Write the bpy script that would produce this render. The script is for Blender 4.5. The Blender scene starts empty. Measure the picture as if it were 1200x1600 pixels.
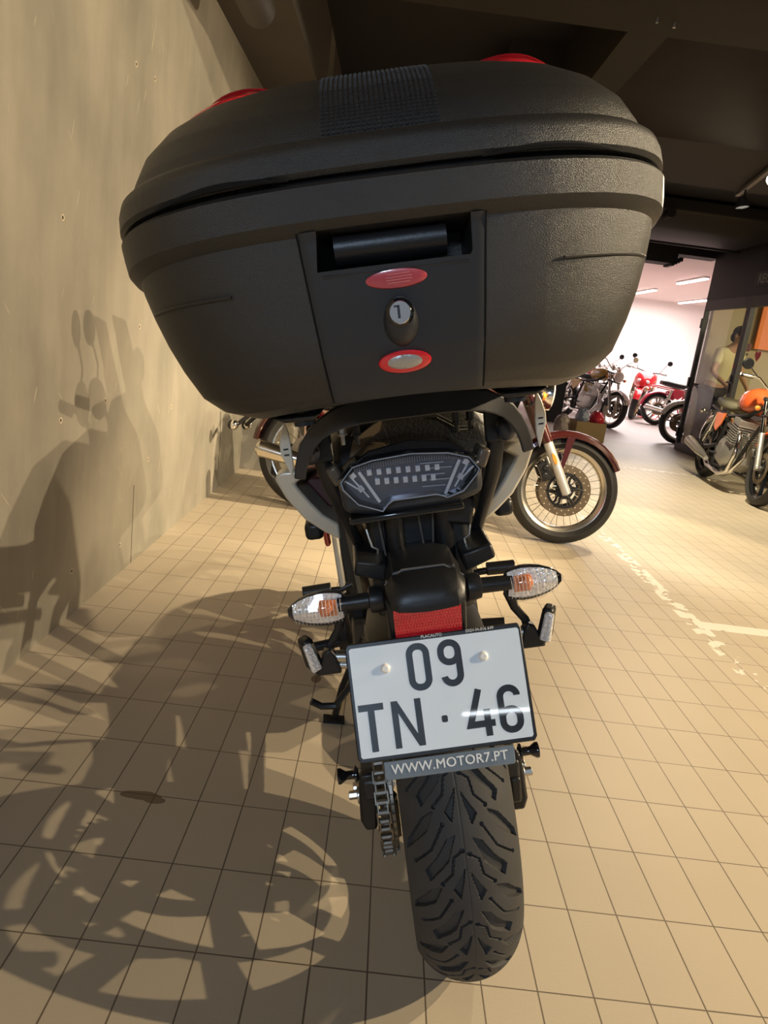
import bpy, bmesh, math, random
from mathutils import Vector, Matrix, Euler
from math import sin, cos, pi, radians, atan2, sqrt
SC = bpy.context.scene
COL = SC.collection

# ------------------------------------------------------------------ camera
cam_data = bpy.data.cameras.new('camera')
cam = bpy.data.objects.new('camera', cam_data)
COL.objects.link(cam)
cam_data.sensor_width = 36
cam_data.sensor_fit = 'AUTO'
cam_data.lens = 1127.70 / 1600 * 36
cam_data.clip_start = 0.02
cam_data.clip_end = 200
RC = [(0.9920982, 0.0135232, 0.1247325), (0.124338, -0.2388386, -0.963066), (0.0167672, 0.9709651, -0.2386328)]
_rx, _dn, _fw = [Vector(v) for v in RC]
m = Matrix((_rx, -_dn, -_fw)).transposed().to_4x4()
m.translation = Vector((0.50814, -1.02877, 1.07511))
cam.matrix_world = m
SC.camera = cam

# ------------------------------------------------------------------ exposure, world
SC.view_settings.view_transform = 'Standard'
SC.view_settings.look = 'None'
SC.view_settings.exposure = 0.0
SC.view_settings.gamma = 1.0
SC.view_settings.use_curve_mapping = False
world = bpy.data.worlds.new('world')
SC.world = world
world.use_nodes = True
world.node_tree.nodes['Background'].inputs[0].default_value = (0.80, 0.88, 1.0, 1)
world.node_tree.nodes['Background'].inputs[1].default_value = 0.22

# ------------------------------------------------------------------ lights (x, y, z, target, watts, colour, cone, radius)
WARM = (1.0, 0.80, 0.52)
SPOTS = [
    ((4.25, -0.55, 2.80), (0.2, 0.7, 0.1), 590, WARM, 90, 0.020),
    ((4.15, 0.35, 2.80), (0.1, 0.7, 0.1), 430, WARM, 90, 0.022),
    ((3.10, 5.10, 2.40), (3.55, 4.9, 0.0), 420, (1.0, 0.86, 0.6), 105, 0.04),
    ((2.95, 4.33, 2.42), (0.9, 2.6, 0.0), 200, WARM, 100, 0.04),
    ((2.45, 2.35, 2.38), (-0.45, 3.0, -0.2), 680, WARM, 66, 0.03),
]
def area(name, loc, target, size, watts, col, sy=None):
    l = bpy.data.lights.new(name, 'AREA')
    l.energy = watts; l.color = col; l.size = size
    if sy: l.shape = 'RECTANGLE'; l.size_y = sy
    o = bpy.data.objects.new(name, l)
    COL.objects.link(o)
    o.location = loc
    o.rotation_euler = (Vector(target) - Vector(loc)).to_track_quat('-Z', 'Y').to_euler()
    return o
area('white_room_light', (6.8, 16.0, 2.80), (6.8, 16.0, 0), 3.0, 560, (1.0, 0.93, 0.90), 6.0)
area('office_light', (6.6, 6.6, 2.34), (6.2, 7.4, 0), 1.6, 170, (1.0, 0.86, 0.6))
area('garage_rear_light', (-0.7, -4.6, 2.35), (0.6, 0.0, 0.8), 1.5, 235, (0.58, 0.76, 1.0), 0.5)

# ------------------------------------------------------------------ materials
MATS = {}
def mat(name, col, rough=0.5, metal=0.0, coat=0.0, bump=0.0, bscale=200.0, var=0.0, vscale=8.0, trans=0.0, ior=1.45, emit=None, estr=0.0, spec=None):
    if name in MATS: return MATS[name]
    m = bpy.data.materials.new(name); m.use_nodes = True
    nt = m.node_tree; b = nt.nodes['Principled BSDF']
    b.inputs['Base Color'].default_value = (*col, 1)
    b.inputs['Roughness'].default_value = rough
    b.inputs['Metallic'].default_value = metal
    b.inputs['Coat Weight'].default_value = coat
    b.inputs['Coat Roughness'].default_value = 0.03 if 'plate' in name else 0.08
    b.inputs['IOR'].default_value = ior
    if spec is not None: b.inputs['Specular IOR Level'].default_value = spec
    b.inputs['Transmission Weight'].default_value = trans
    if emit:
        b.inputs['Emission Color'].default_value = (*emit, 1)
        b.inputs['Emission Strength'].default_value = estr
    tc = nt.nodes.new('ShaderNodeTexCoord')
    if bump > 0:
        n = nt.nodes.new('ShaderNodeTexNoise'); n.inputs['Scale'].default_value = bscale; n.inputs['Detail'].default_value = 2
        bp = nt.nodes.new('ShaderNodeBump'); bp.inputs['Strength'].default_value = bump; bp.inputs['Distance'].default_value = 0.002
        nt.links.new(tc.outputs['Object'], n.inputs['Vector'])
        nt.links.new(n.outputs['Fac'], bp.inputs['Height']); nt.links.new(bp.outputs['Normal'], b.inputs['Normal'])
    if var > 0:
        n = nt.nodes.new('ShaderNodeTexNoise'); n.inputs['Scale'].default_value = vscale; n.inputs['Detail'].default_value = 5
        mx = nt.nodes.new('ShaderNodeMix'); mx.data_type = 'RGBA'
        mx.inputs['A'].default_value = (*[c * (1 - var) for c in col], 1)
        mx.inputs['B'].default_value = (*[min(1, c * (1 + var)) for c in col], 1)
        nt.links.new(tc.outputs['Object'], n.inputs['Vector'])
        nt.links.new(n.outputs['Fac'], mx.inputs['Factor']); nt.links.new(mx.outputs['Result'], b.inputs['Base Color'])
    MATS[name] = m
    return m
M_CASE = mat('black_grained_plastic', (0.015, 0.014, 0.013), 0.41, bump=0.45, bscale=1300, var=0.5, vscale=1100, spec=0.85)  # fine colour speckle paints the grain's glints into the base colour
M_CASEP = mat('black_satin_plastic', (0.028, 0.029, 0.032), 0.45, bump=0.12, bscale=900)
M_BLK = mat('black_plastic', (0.012, 0.012, 0.013), 0.38, bump=0.1, bscale=500)
M_GLOSS = mat('gloss_black', (0.008, 0.008, 0.009), 0.12, coat=0.5)
M_BMET = mat('black_painted_metal', (0.015, 0.015, 0.016), 0.35, metal=0.2)
M_RUB = mat('tyre_rubber', (0.022, 0.021, 0.020), 0.62, bump=0.25, bscale=300, var=0.25, vscale=30)
M_RUBF = mat('weathered_tyre_rubber', (0.042, 0.041, 0.041), 0.7, var=0.3, vscale=25)
M_CHR = mat('chrome', (0.85, 0.84, 0.82), 0.12, metal=1)
M_STEEL = mat('brushed_steel', (0.55, 0.53, 0.49), 0.32, metal=1)
M_ALU = mat('cast_aluminium', (0.50, 0.49, 0.46), 0.45, metal=0.8)
M_CHAIN = mat('chain_steel', (0.22, 0.20, 0.17), 0.4, metal=0.9)
M_CHAMP = mat('champagne_silver_paint', (0.64, 0.59, 0.49), 0.33, metal=0.2, coat=0.4)
M_SEAT = mat('black_vinyl', (0.020, 0.019, 0.018), 0.5, bump=0.4, bscale=260)
M_RED = mat('red_reflector', (0.75, 0.02, 0.03), 0.16, coat=0.8)
M_PINKRED = mat('faded_red_badge', (0.55, 0.07, 0.09), 0.3, coat=0.6)
M_SILVB = mat('silver_badge', (0.45, 0.45, 0.44), 0.35, metal=0.6, bump=0.3, bscale=500)
M_PLATE = mat('white_plate_face', (0.80, 0.90, 1.0), 0.40, coat=1.0)
M_INK = mat('black_plate_ink', (0.012, 0.014, 0.017), 0.35, coat=1.0)
M_STRIP = mat('blue_grey_strip', (0.17, 0.21, 0.25), 0.25, coat=0.5, var=0.35, vscale=14)
M_WHT = mat('white_print', (0.80, 0.82, 0.82), 0.4)
M_CAP = mat('white_screw_cap', (0.85, 0.84, 0.80), 0.35)
M_AMB = mat('amber_plastic', (0.95, 0.30, 0.04), 0.25, coat=0.6)
M_AMBO = mat('pale_amber_bulb', (0.75, 0.25, 0.10), 0.2, coat=0.8)
M_LED = mat('clear_led', (0.9, 0.9, 0.92), 0.1, metal=0.3, coat=1.0)
def glass_mat(name, col=(1, 1, 1), rough=0.0, ior=1.45, mixf=0.82):
    m = bpy.data.materials.new(name); m.use_nodes = True
    nt = m.node_tree; nt.nodes.clear()
    o = nt.nodes.new('ShaderNodeOutputMaterial'); mx = nt.nodes.new('ShaderNodeMixShader')
    t = nt.nodes.new('ShaderNodeBsdfTransparent'); g = nt.nodes.new('ShaderNodeBsdfGlossy')
    t.inputs[0].default_value = (*col, 1); g.inputs[0].default_value = (1, 1, 1, 1); g.inputs['Roughness'].default_value = rough
    fr = nt.nodes.new('ShaderNodeFresnel'); fr.inputs[0].default_value = ior
    gb = nt.nodes.new('ShaderNodeNewGeometry'); mu = nt.nodes.new('ShaderNodeMath'); mu.operation = 'SUBTRACT'; mu.use_clamp = True; nt.links.new(fr.outputs[0], mu.inputs[0]); nt.links.new(gb.outputs['Backfacing'], mu.inputs[1]); nt.links.new(mu.outputs[0], mx.inputs[0]); nt.links.new(t.outputs[0], mx.inputs[1]); nt.links.new(g.outputs[0], mx.inputs[2])
    nt.links.new(mx.outputs[0], o.inputs[0])
    return m
M_GLASS = glass_mat('window_glass', (0.93, 0.95, 0.92), 0.0)
M_LENS = glass_mat('clear_lens', (0.97, 0.97, 0.98), 0.03, 1.5)
M_TEXT = mat('small_print_white', (0.7, 0.7, 0.68), 0.5)

def prism_mat(name, col, rough, period, amp, colb, metal=0.0, coat=0.8):
    """ribbed / faceted optic pattern in object space"""
    m = bpy.data.materials.new(name); m.use_nodes = True
    nt = m.node_tree; b = nt.nodes['Principled BSDF']
    b.inputs['Roughness'].default_value = rough; b.inputs['Coat Weight'].default_value = coat; b.inputs['Metallic'].default_value = metal
    tc = nt.nodes.new('ShaderNodeTexCoord'); mp = nt.nodes.new('ShaderNodeMapping'); mp.inputs['Rotation'].default_value = (0, 0.785, 0.0)
    ck = nt.nodes.new('ShaderNodeTexChecker'); ck.inputs['Scale'].default_value = 1.0 / period
    ck.inputs['Color1'].default_value = (*col, 1); ck.inputs['Color2'].default_value = (*colb, 1)
    vo = nt.nodes.new('ShaderNodeTexVoronoi'); vo.inputs['Scale'].default_value = 1.4 / period
    bp = nt.nodes.new('ShaderNodeBump'); bp.inputs['Strength'].default_value = amp; bp.inputs['Distance'].default_value = 0.002
    L = nt.links.new
    L(tc.outputs['Object'], mp.inputs['Vector']); L(mp.outputs[0], ck.inputs['Vector']); L(ck.outputs['Color'], b.inputs['Base Color'])
    L(mp.outputs[0], vo.inputs['Vector']); L(vo.outputs['Distance'], bp.inputs['Height']); L(bp.outputs['Normal'], b.inputs['Normal'])
    return m
M_REFL = prism_mat('red_prismatic_reflector', (0.85, 0.03, 0.05), 0.2, 0.0028, 0.6, (0.55, 0.01, 0.02))
M_OPTIC = prism_mat('silver_ribbed_reflector', (0.75, 0.73, 0.72), 0.2, 0.006, 0.7, (0.92, 0.90, 0.88), metal=0.25)

# ------------------------------------------------------------------ geometry collector
class G:
    def __init__(s): s.bm = bmesh.new()
    def ring(s, pts): return [s.bm.verts.new(p) for p in pts]
    def bridge(s, r1, r2, close=True):
        n = len(r1)
        for i in range(n if close else n - 1):
            j = (i + 1) % n
            try: s.bm.faces.new((r1[i], r1[j], r2[j], r2[i]))
            except ValueError: pass
    def cap(s, r, flip=False):
        try: s.bm.faces.new(list(reversed(r)) if flip else r)
        except ValueError: pass
    def loft(s, rings, caps=True, closed=False):
        R = [s.ring(r) for r in rings]
        for a, b in zip(R, R[1:]): s.bridge(a, b)
        if closed: s.bridge(R[-1], R[0])
        elif caps: s.cap(R[0], True); s.cap(R[-1])
        return s
    def box(s, c, d, rot=None, taper=1.0):
        q = Euler(rot).to_matrix() if rot is not None and not isinstance(rot, Matrix) else rot
        v = []
        for z in (-1, 1):
            k = taper if z > 0 else 1
            for x, y in ((-1, -1), (1, -1), (1, 1), (-1, 1)):
                p = Vector((x * d[0] / 2 * k, y * d[1] / 2 * k, z * d[2] / 2))
                if q: p = q @ p
                v.append(s.bm.verts.new(p + Vector(c)))
        for f in ((3, 2, 1, 0), (4, 5, 6, 7), (0, 1, 5, 4), (1, 2, 6, 5), (2, 3, 7, 6), (3, 0, 4, 7)):
            s.bm.faces.new([v[i] for i in f])
        return s
    def frame_at(s, d):
        d = d.normalized()
        up = Vector((0, 0, 1)) if abs(d.z) < 0.9 else Vector((0, 1, 0))
        x = d.cross(up).normalized(); y = x.cross(d)
        return x, y
    def cyl(s, p0, p1, r0, r1=None, n=16):
        p0, p1 = Vector(p0), Vector(p1); r1 = r0 if r1 is None else r1
        x, y = s.frame_at(p1 - p0)
        a = [[p + x * r * cos(2 * pi * i / n) + y * r * sin(2 * pi * i / n) for i in range(n)] for p, r in ((p0, r0), (p1, r1))]
        return s.loft(a)
    def tube(s, pts, r, n=10, closed=False, flat=1.0):
        pts = [Vector(p) for p in pts]; N = len(pts)
        rr = r if isinstance(r, (list, tuple)) else [r] * N
        rings = []; px = None
        for i, p in enumerate(pts):
            a = pts[(i - 1) % N] if (closed or i > 0) else p
            b = pts[(i + 1) % N] if (closed or i < N - 1) else p
            d = (b - a).normalized()
            if px is None: x, y = s.frame_at(d)
            else:
                x = (px - d * px.dot(d)).normalized(); y = x.cross(d)
            px = x
            rings.append([p + x * rr[i] * cos(2 * pi * k / n) + y * rr[i] * flat * sin(2 * pi * k / n) for k in range(n)])
        return s.loft(rings, closed=closed)
    def lathe(s, prof, c=(0, 0, 0), axis='X', n=32, closed=True):
        """prof: (radius, height along axis) points"""
        c = Vector(c); rings = []
        for k in range(n):
            t = 2 * pi * k / n; row = []
            for r, h in prof:
                u, v = r * cos(t), r * sin(t)
                p = {'X': (h, u, v), 'Y': (u, h, v), 'Z': (u, v, h)}[axis]
                row.append(c + Vector(p))
            rings.append(row)
        R = [s.ring(r) for r in rings]; m = len(prof)
        for k in range(n):
            a, b = R[k], R[(k + 1) % n]
            for i in range(m if closed else m - 1):
                j = (i + 1) % m
                try: s.bm.faces.new((a[i], a[j], b[j], b[i]))
                except ValueError: pass
        return s
    def prism(s, pts, o, u, v, d):
        """polygon pts (2d) in plane o + x u + y v, extruded by vector d"""
        o, u, v, d = Vector(o), Vector(u), Vector(v), Vector(d)
        a = [o + u * p[0] + v * p[1] for p in pts]
        return s.loft([a, [p + d for p in a]])
    def ball(s, c, r, n=16, m=10, rot=None):
        r = r if isinstance(r, (tuple, list)) else (r, r, r); c = Vector(c)
        q = Euler(rot).to_matrix() if rot else Matrix.Identity(3)
        rings = []
        for i in range(1, m):
            t = pi * i / m
            rings.append([c + q @ Vector((r[0] * sin(t) * cos(2 * pi * k / n), r[1] * sin(t) * sin(2 * pi * k / n), r[2] * cos(t))) for k in range(n)])
        R = [s.ring(x) for x in rings]
        for a, b in zip(R, R[1:]): s.bridge(a, b)
        t = s.bm.verts.new(c + q @ Vector((0, 0, r[2]))); e = s.bm.verts.new(c + q @ Vector((0, 0, -r[2])))
        for k in range(n):
            s.bm.faces.new((t, R[0][k], R[0][(k + 1) % n])); s.bm.faces.new((e, R[-1][(k + 1) % n], R[-1][k]))
        return s
    def stroke(s, pts, w, o, u, v, d, closed=False):
        """flat stroked polyline (2d, mm-style units given in metres) extruded by d"""
        o, u, v, d = Vector(o), Vector(u), Vector(v), Vector(d); N = len(pts)
        P = [Vector(p) for p in pts]; Lf = []; Rt = []
        for i in range(N):
            a = P[(i - 1) % N] if (closed or i > 0) else None
            b = P[(i + 1) % N] if (closed or i < N - 1) else None
            d1 = (P[i] - a).normalized() if a is not None else (b - P[i]).normalized()
            d2 = (b - P[i]).normalized() if b is not None else d1
            n1 = Vector((-d1.y, d1.x)); n2 = Vector((-d2.y, d2.x)); nn = (n1 + n2).normalized()
            k = w / 2 / max(0.35, nn.dot(n1))
            Lf.append(P[i] + nn * k); Rt.append(P[i] - nn * k)
        W = lambda q: o + u * q.x + v * q.y
        A = [[W(l), W(r), W(r) + d, W(l) + d] for l, r in zip(Lf, Rt)]
        return s.loft(A, closed=closed)
    def mesh(s, name, smooth=35):
        bmesh.ops.remove_doubles(s.bm, verts=s.bm.verts, dist=1e-6)
        bmesh.ops.recalc_face_normals(s.bm, faces=s.bm.faces)
        me = bpy.data.meshes.new(name); s.bm.to_mesh(me); s.bm.free()
        if smooth:
            me.polygons.foreach_set('use_smooth', [True] * len(me.polygons))
            me.set_sharp_from_angle(angle=radians(smooth))
        return me
    def out(s, name, m, parent=None, smooth=35, bevel=0.0, loc=None, rot=None, sub=0, seg=2):
        me = s.mesh(name, smooth); me.materials.append(m)
        return link(name, me, parent, bevel, loc, rot, sub, seg)
def link(name, me, parent=None, bevel=0.0, loc=None, rot=None, sub=0, seg=2):
    o = bpy.data.objects.new(name, me); COL.objects.link(o)
    if parent: o.parent = parent
    if loc is not None: o.location = loc
    if rot is not None: o.rotation_euler = rot
    if bevel:
        b = o.modifiers.new('bevel', 'BEVEL'); b.width = bevel; b.segments = seg; b.limit_method = 'ANGLE'; b.angle_limit = radians(35)
        b.harden_normals = False
    if sub:
        b = o.modifiers.new('subdivision', 'SUBSURF'); b.levels = sub; b.render_levels = sub
    return o
def thing(name, label, cat, loc=(0, 0, 0), rot=(0, 0, 0), group=None):
    o = bpy.data.objects.new(name, None); COL.objects.link(o)
    o.location = loc; o.rotation_euler = rot; o.empty_display_size = 0.1
    return tag(o, label, cat, group)
def tag(o, label, cat, group=None):
    o['label'] = label; o['category'] = cat
    if group: o['group'] = group
    return o
def struct(o, label=None):
    o['kind'] = 'structure'
    if label: o['label'] = label
    return o
def text_mesh(s, size, extrude=0.0004, bold=0.0, align='CENTER', space=1.0):
    c = bpy.data.curves.new('text', 'FONT'); c.body = s; c.size = size; c.extrude = extrude; c.offset = 0.0; c.bevel_depth = bold; c.bevel_resolution = 0
    c.align_x = align; c.align_y = 'CENTER'; c.space_character = space; c.resolution_u = 3
    t = bpy.data.objects.new('text', c); COL.objects.link(t)
    dg = bpy.context.evaluated_depsgraph_get()
    me = bpy.data.meshes.new_from_object(t.evaluated_get(dg))
    bpy.data.objects.remove(t); bpy.data.curves.remove(c)
    return me
def put_text(s, size, parent, m, mw, name='lettering', **k):
    me = text_mesh(s, size, **k); me.materials.clear(); me.materials.append(m)
    me.transform(mw)
    o = link(name, me, parent); return o
def plane_m(o, u, v):
    """matrix whose x=u, y=v, z=u x v, origin o"""
    u, v = Vector(u).normalized(), Vector(v).normalized(); w = u.cross(v)
    mm = Matrix((u, v, w)).transposed().to_4x4(); mm.translation = Vector(o); return mm
def boolcut(o, cutter):
    md = o.modifiers.new('cut', 'BOOLEAN'); md.operation = 'DIFFERENCE'; md.object = cutter; md.solver = 'EXACT'
    dg = bpy.context.evaluated_depsgraph_get()
    me = bpy.data.meshes.new_from_object(o.evaluated_get(dg))
    o.modifiers.remove(md); o.data = me
    me.polygons.foreach_set('use_smooth', [True] * len(me.polygons)); me.set_sharp_from_angle(angle=radians(30))
    bpy.data.objects.remove(cutter)

# ================================================================== the garage shell
def nodes(name):
    m = bpy.data.materials.new(name); m.use_nodes = True
    nt = m.node_tree; return m, nt, nt.nodes['Principled BSDF']
def floor_material():
    m, nt, b = nodes('ceramic_floor_tiles'); L = nt.links.new; N = nt.nodes.new
    geo = N('ShaderNodeNewGeometry'); sep = N('ShaderNodeSeparateXYZ'); L(geo.outputs['Position'], sep.inputs[0])
    def M(op, a, bb=None, cl=False):
        n = N('ShaderNodeMath'); n.operation = op; n.use_clamp = cl
        for i, x in enumerate((a, bb)):
            if x is None: continue
            if isinstance(x, (int, float)): n.inputs[i].default_value = x
            else: L(x, n.inputs[i])
        return n.outputs[0]
    X, Y = sep.outputs[0], sep.outputs[1]
    def grout(c, p, w):
        f = M('FRACT', M('DIVIDE', M('ADD', c, 50 * p), p))
        d = M('MULTIPLY', M('MINIMUM', f, M('SUBTRACT', 1.0, f)), p)
        return M('LESS_THAN', d, w)
    wob = N('ShaderNodeTexNoise'); wob.inputs['Scale'].default_value = 3.0; L(geo.outputs['Position'], wob.inputs['Vector'])
    gw = M('ADD', M('MULTIPLY', wob.outputs['Fac'], 0.0010), 0.0009)
    g = M('MAXIMUM', grout(X, 0.1, gw), grout(Y, 0.2, gw))
    g = M('MULTIPLY', g, M('LESS_THAN', Y, 9.3))
    tid = N('ShaderNodeCombineXYZ')
    L(M('FLOOR', M('DIVIDE', X, 0.1)), tid.inputs[0]); L(M('FLOOR', M('DIVIDE', Y, 0.2)), tid.inputs[1])
    wn = N('ShaderNodeTexWhiteNoise'); L(tid.outputs[0], wn.inputs['Vector'])
    n1 = N('ShaderNodeTexNoise'); n1.inputs['Scale'].default_value = 4; n1.inputs['Detail'].default_value = 8; L(geo.outputs['Position'], n1.inputs['Vector'])
    n2 = N('ShaderNodeTexNoise'); n2.inputs['Scale'].default_value = 260; n2.inputs['Detail'].default_value = 3; L(geo.outputs['Position'], n2.inputs['Vector'])
    val = M('ADD', M('ADD', M('MULTIPLY', wn.outputs['Value'], 0.10), M('MULTIPLY', n1.outputs['Fac'], 0.22)), M('MULTIPLY', n2.outputs['Fac'], 0.16))
    ramp = N('ShaderNodeMix'); ramp.data_type = 'RGBA'
    ramp.inputs['A'].default_value = (0.33, 0.275, 0.20, 1); ramp.inputs['B'].default_value = (0.62, 0.53, 0.40, 1)
    L(M('ADD', val, 0.26), ramp.inputs['Factor'])
    far = N('ShaderNodeMix'); far.data_type = 'RGBA'; L(M('GREATER_THAN', Y, 9.3), far.inputs['Factor'])
    L(ramp.outputs['Result'], far.inputs['A']); far.inputs['B'].default_value = (0.52, 0.44, 0.42, 1)
    gm = N('ShaderNodeMix'); gm.data_type = 'RGBA'; L(M('MULTIPLY', g, 0.9), gm.inputs['Factor'])
    L(far.outputs['Result'], gm.inputs['A']); gm.inputs['B'].default_value = (0.085, 0.060, 0.038, 1)
    # worn white paint lines
    n3 = N('ShaderNodeTexNoise'); n3.inputs['Scale'].default_value = 16; n3.inputs['Detail'].default_value = 6; L(geo.outputs['Position'], n3.inputs['Vector'])
    def band(c, c0, w): return M('LESS_THAN', M('ABSOLUTE', M('SUBTRACT', c, c0)), w)
    l1 = M('MULTIPLY', band(X, 2.0, 0.042), M('MULTIPLY', M('GREATER_THAN', Y, 1.38), M('LESS_THAN', Y, 4.0)))
    wear = M('ADD', 0.47, M('MULTIPLY', M('ABSOLUTE', M('SUBTRACT', Y, 2.15)), 0.05))
    wear = M('ADD', wear, M('MULTIPLY', M('MAXIMUM', M('SUBTRACT', 1.95, Y), 0.0), 0.16))
    l1 = M('MULTIPLY', l1, M('GREATER_THAN', n3.outputs['Fac'], wear))
    l2 = M('MULTIPLY', band(Y, 1.99, 0.045), M('MULTIPLY', M('GREATER_THAN', X, 2.0), M('GREATER_THAN', n3.outputs['Fac'], 0.34)))
    l3 = M('MULTIPLY', band(Y, 6.75, 0.05), M('MULTIPLY', M('GREATER_THAN', X, 2.0), M('GREATER_THAN', n3.outputs['Fac'], 0.52)))
    ln = M('MAXIMUM', M('MAXIMUM', l1, l2), l3)
    pm = N('ShaderNodeMix'); pm.data_type = 'RGBA'; L(M('MULTIPLY', ln, 0.85), pm.inputs['Factor'])
    L(gm.outputs['Result'], pm.inputs['A']); pm.inputs['B'].default_value = (0.80, 0.75, 0.66, 1)
    # two small rusty stains
    def spot(cx, cy, rx, ry):
        dx = M('DIVIDE', M('SUBTRACT', X, cx), rx); dy = M('DIVIDE', M('SUBTRACT', Y, cy), ry)
        r2 = M('ADD', M('MULTIPLY', dx, dx), M('MULTIPLY', dy, dy))
        return M('LESS_THAN', M('ADD', r2, M('MULTIPLY', n3.outputs['Fac'], 1.4)), 1.35)
    sm = N('ShaderNodeMix'); sm.data_type = 'RGBA'; L(M('MULTIPLY', M('MAXIMUM', spot(0.068, 0.395, 0.060, 0.018), M('MAXIMUM', spot(0.40, 1.05, 0.018, 0.03), spot(0.105, 0.385, 0.03, 0.014))), 0.75), sm.inputs['Factor'])
    L(pm.outputs['Result'], sm.inputs['A']); sm.inputs['B'].default_value = (0.09, 0.045, 0.015, 1)
    L(sm.outputs['Result'], b.inputs['Base Color'])
    b.inputs['Roughness'].default_value = 0.5
    bp = N('ShaderNodeBump'); bp.inputs['Strength'].default_value = 0.35; bp.inputs['Distance'].default_value = 0.002
    L(M('ADD', M('SUBTRACT', 1.0, g), M('MULTIPLY', n2.outputs['Fac'], 0.35)), bp.inputs['Height']); L(bp.outputs['Normal'], b.inputs['Normal'])
    return m
def concrete(name, ca, cb, streak=True, rough=0.75):
    m, nt, b = nodes(name); L = nt.links.new; N = nt.nodes.new
    geo = N('ShaderNodeNewGeometry')
    mp = N('ShaderNodeMapping'); mp.inputs['Scale'].default_value = (1, 1.7, 0.5) if streak else (1, 1, 1); L(geo.outputs['Position'], mp.inputs['Vector'])
    n1 = N('ShaderNodeTexNoise'); n1.inputs['Scale'].default_value = 2.4; n1.inputs['Detail'].default_value = 9; n1.inputs['Roughness'].default_value = 0.6; L(mp.outputs[0], n1.inputs['Vector'])
    n2 = N('ShaderNodeTexNoise'); n2.inputs['Scale'].default_value = 2.0; n2.inputs['Detail'].default_value = 7; L(geo.outputs['Position'], n2.inputs['Vector'])
    ad = N('ShaderNodeMath'); ad.operation = 'ADD'; L(n1.outputs['Fac'], ad.inputs[0]); L(n2.outputs['Fac'], ad.inputs[1])
    mr = N('ShaderNodeMapRange'); mr.inputs['From Min'].default_value = 0.75; mr.inputs['From Max'].default_value = 1.25; L(ad.outputs[0], mr.inputs['Value'])
    mx = N('ShaderNodeMix'); mx.data_type = 'RGBA'; mx.inputs['A'].default_value = (*ca, 1); mx.inputs['B'].default_value = (*cb, 1)
    L(mr.outputs[0], mx.inputs['Factor'])
    last = mx.outputs['Result']
    if streak:   # pale scratches, thin and slanted
        for rx, sc, th in ((0.35, (1, 40, 3.0), 0.765), (-0.75, (1, 46, 2.2), 0.77)):
            m2 = N('ShaderNodeMapping'); m2.inputs['Rotation'].default_value = (rx, 0, 0); L(geo.outputs['Position'], m2.inputs['Vector'])
            m3 = N('ShaderNodeMapping'); m3.inputs['Scale'].default_value = sc; L(m2.outputs[0], m3.inputs['Vector'])
            n3 = N('ShaderNodeTexNoise'); n3.inputs['Scale'].default_value = 2.6; n3.inputs['Detail'].default_value = 1; L(m3.outputs[0], n3.inputs['Vector'])
            mr2 = N('ShaderNodeMapRange'); mr2.inputs['From Min'].default_value = th; mr2.inputs['From Max'].default_value = th + 0.03; L(n3.outputs['Fac'], mr2.inputs['Value'])
            ms = N('ShaderNodeMath'); ms.operation = 'MULTIPLY'; ms.inputs[1].default_value = 0.4; L(mr2.outputs[0], ms.inputs[0])
            mz = N('ShaderNodeMix'); mz.data_type = 'RGBA'; L(ms.outputs[0], mz.inputs['Factor']); L(last, mz.inputs['A']); mz.inputs['B'].default_value = (0.72, 0.62, 0.46, 1)
            last = mz.outputs['Result']
    L(last, b.inputs['Base Color']); b.inputs['Roughness'].default_value = rough
    b.inputs['Specular IOR Level'].default_value = 0.5 if streak else 0.05
    bp = N('ShaderNodeBump'); bp.inputs['Strength'].default_value = 0.15; bp.inputs['Distance'].default_value = 0.01; L(n1.outputs['Fac'], bp.inputs['Height']); L(bp.outputs['Normal'], b.inputs['Normal'])
    return m
M_CONC = concrete('board_marked_concrete', (0.215, 0.202, 0.166), (0.355, 0.323, 0.262))
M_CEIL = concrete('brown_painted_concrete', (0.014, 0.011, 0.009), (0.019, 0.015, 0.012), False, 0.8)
M_CEILB = mat('brown_painted_beam', (0.068, 0.058, 0.050), 0.8, var=0.12, vscale=3)
M_CEILR = mat('dark_brown_painted_beam', (0.030, 0.026, 0.022), 0.8, var=0.12, vscale=3, spec=0.1)
M_DARK = mat('black_painted_ceiling', (0.008, 0.007, 0.008), 0.7)
M_FASC = mat('black_fascia_paint', (0.016, 0.016, 0.018), 0.5)
M_FRAME = mat('anthracite_aluminium', (0.075, 0.070, 0.076), 0.45)
M_WROOM = mat('white_showroom_wall', (0.82, 0.74, 0.72), 0.7)
M_PINKC = mat('pinkish_showroom_ceiling', (0.60, 0.50, 0.47), 0.8)
M_TAN = mat('tan_office_wall', (0.52, 0.44, 0.27), 0.8, var=0.06, vscale=2)

def slab(name, x0, x1, y0, y1, z0, z1, m, kind=True):
    g = G().box(((x0 + x1) / 2, (y0 + y1) / 2, (z0 + z1) / 2), (x1 - x0, y1 - y0, z1 - z0))
    o = g.out(name, m, smooth=0)
    if kind: o['kind'] = 'structure'
    return o
slab('floor', -2.5, 15, -9, 24, -0.1, 0, floor_material())

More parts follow.
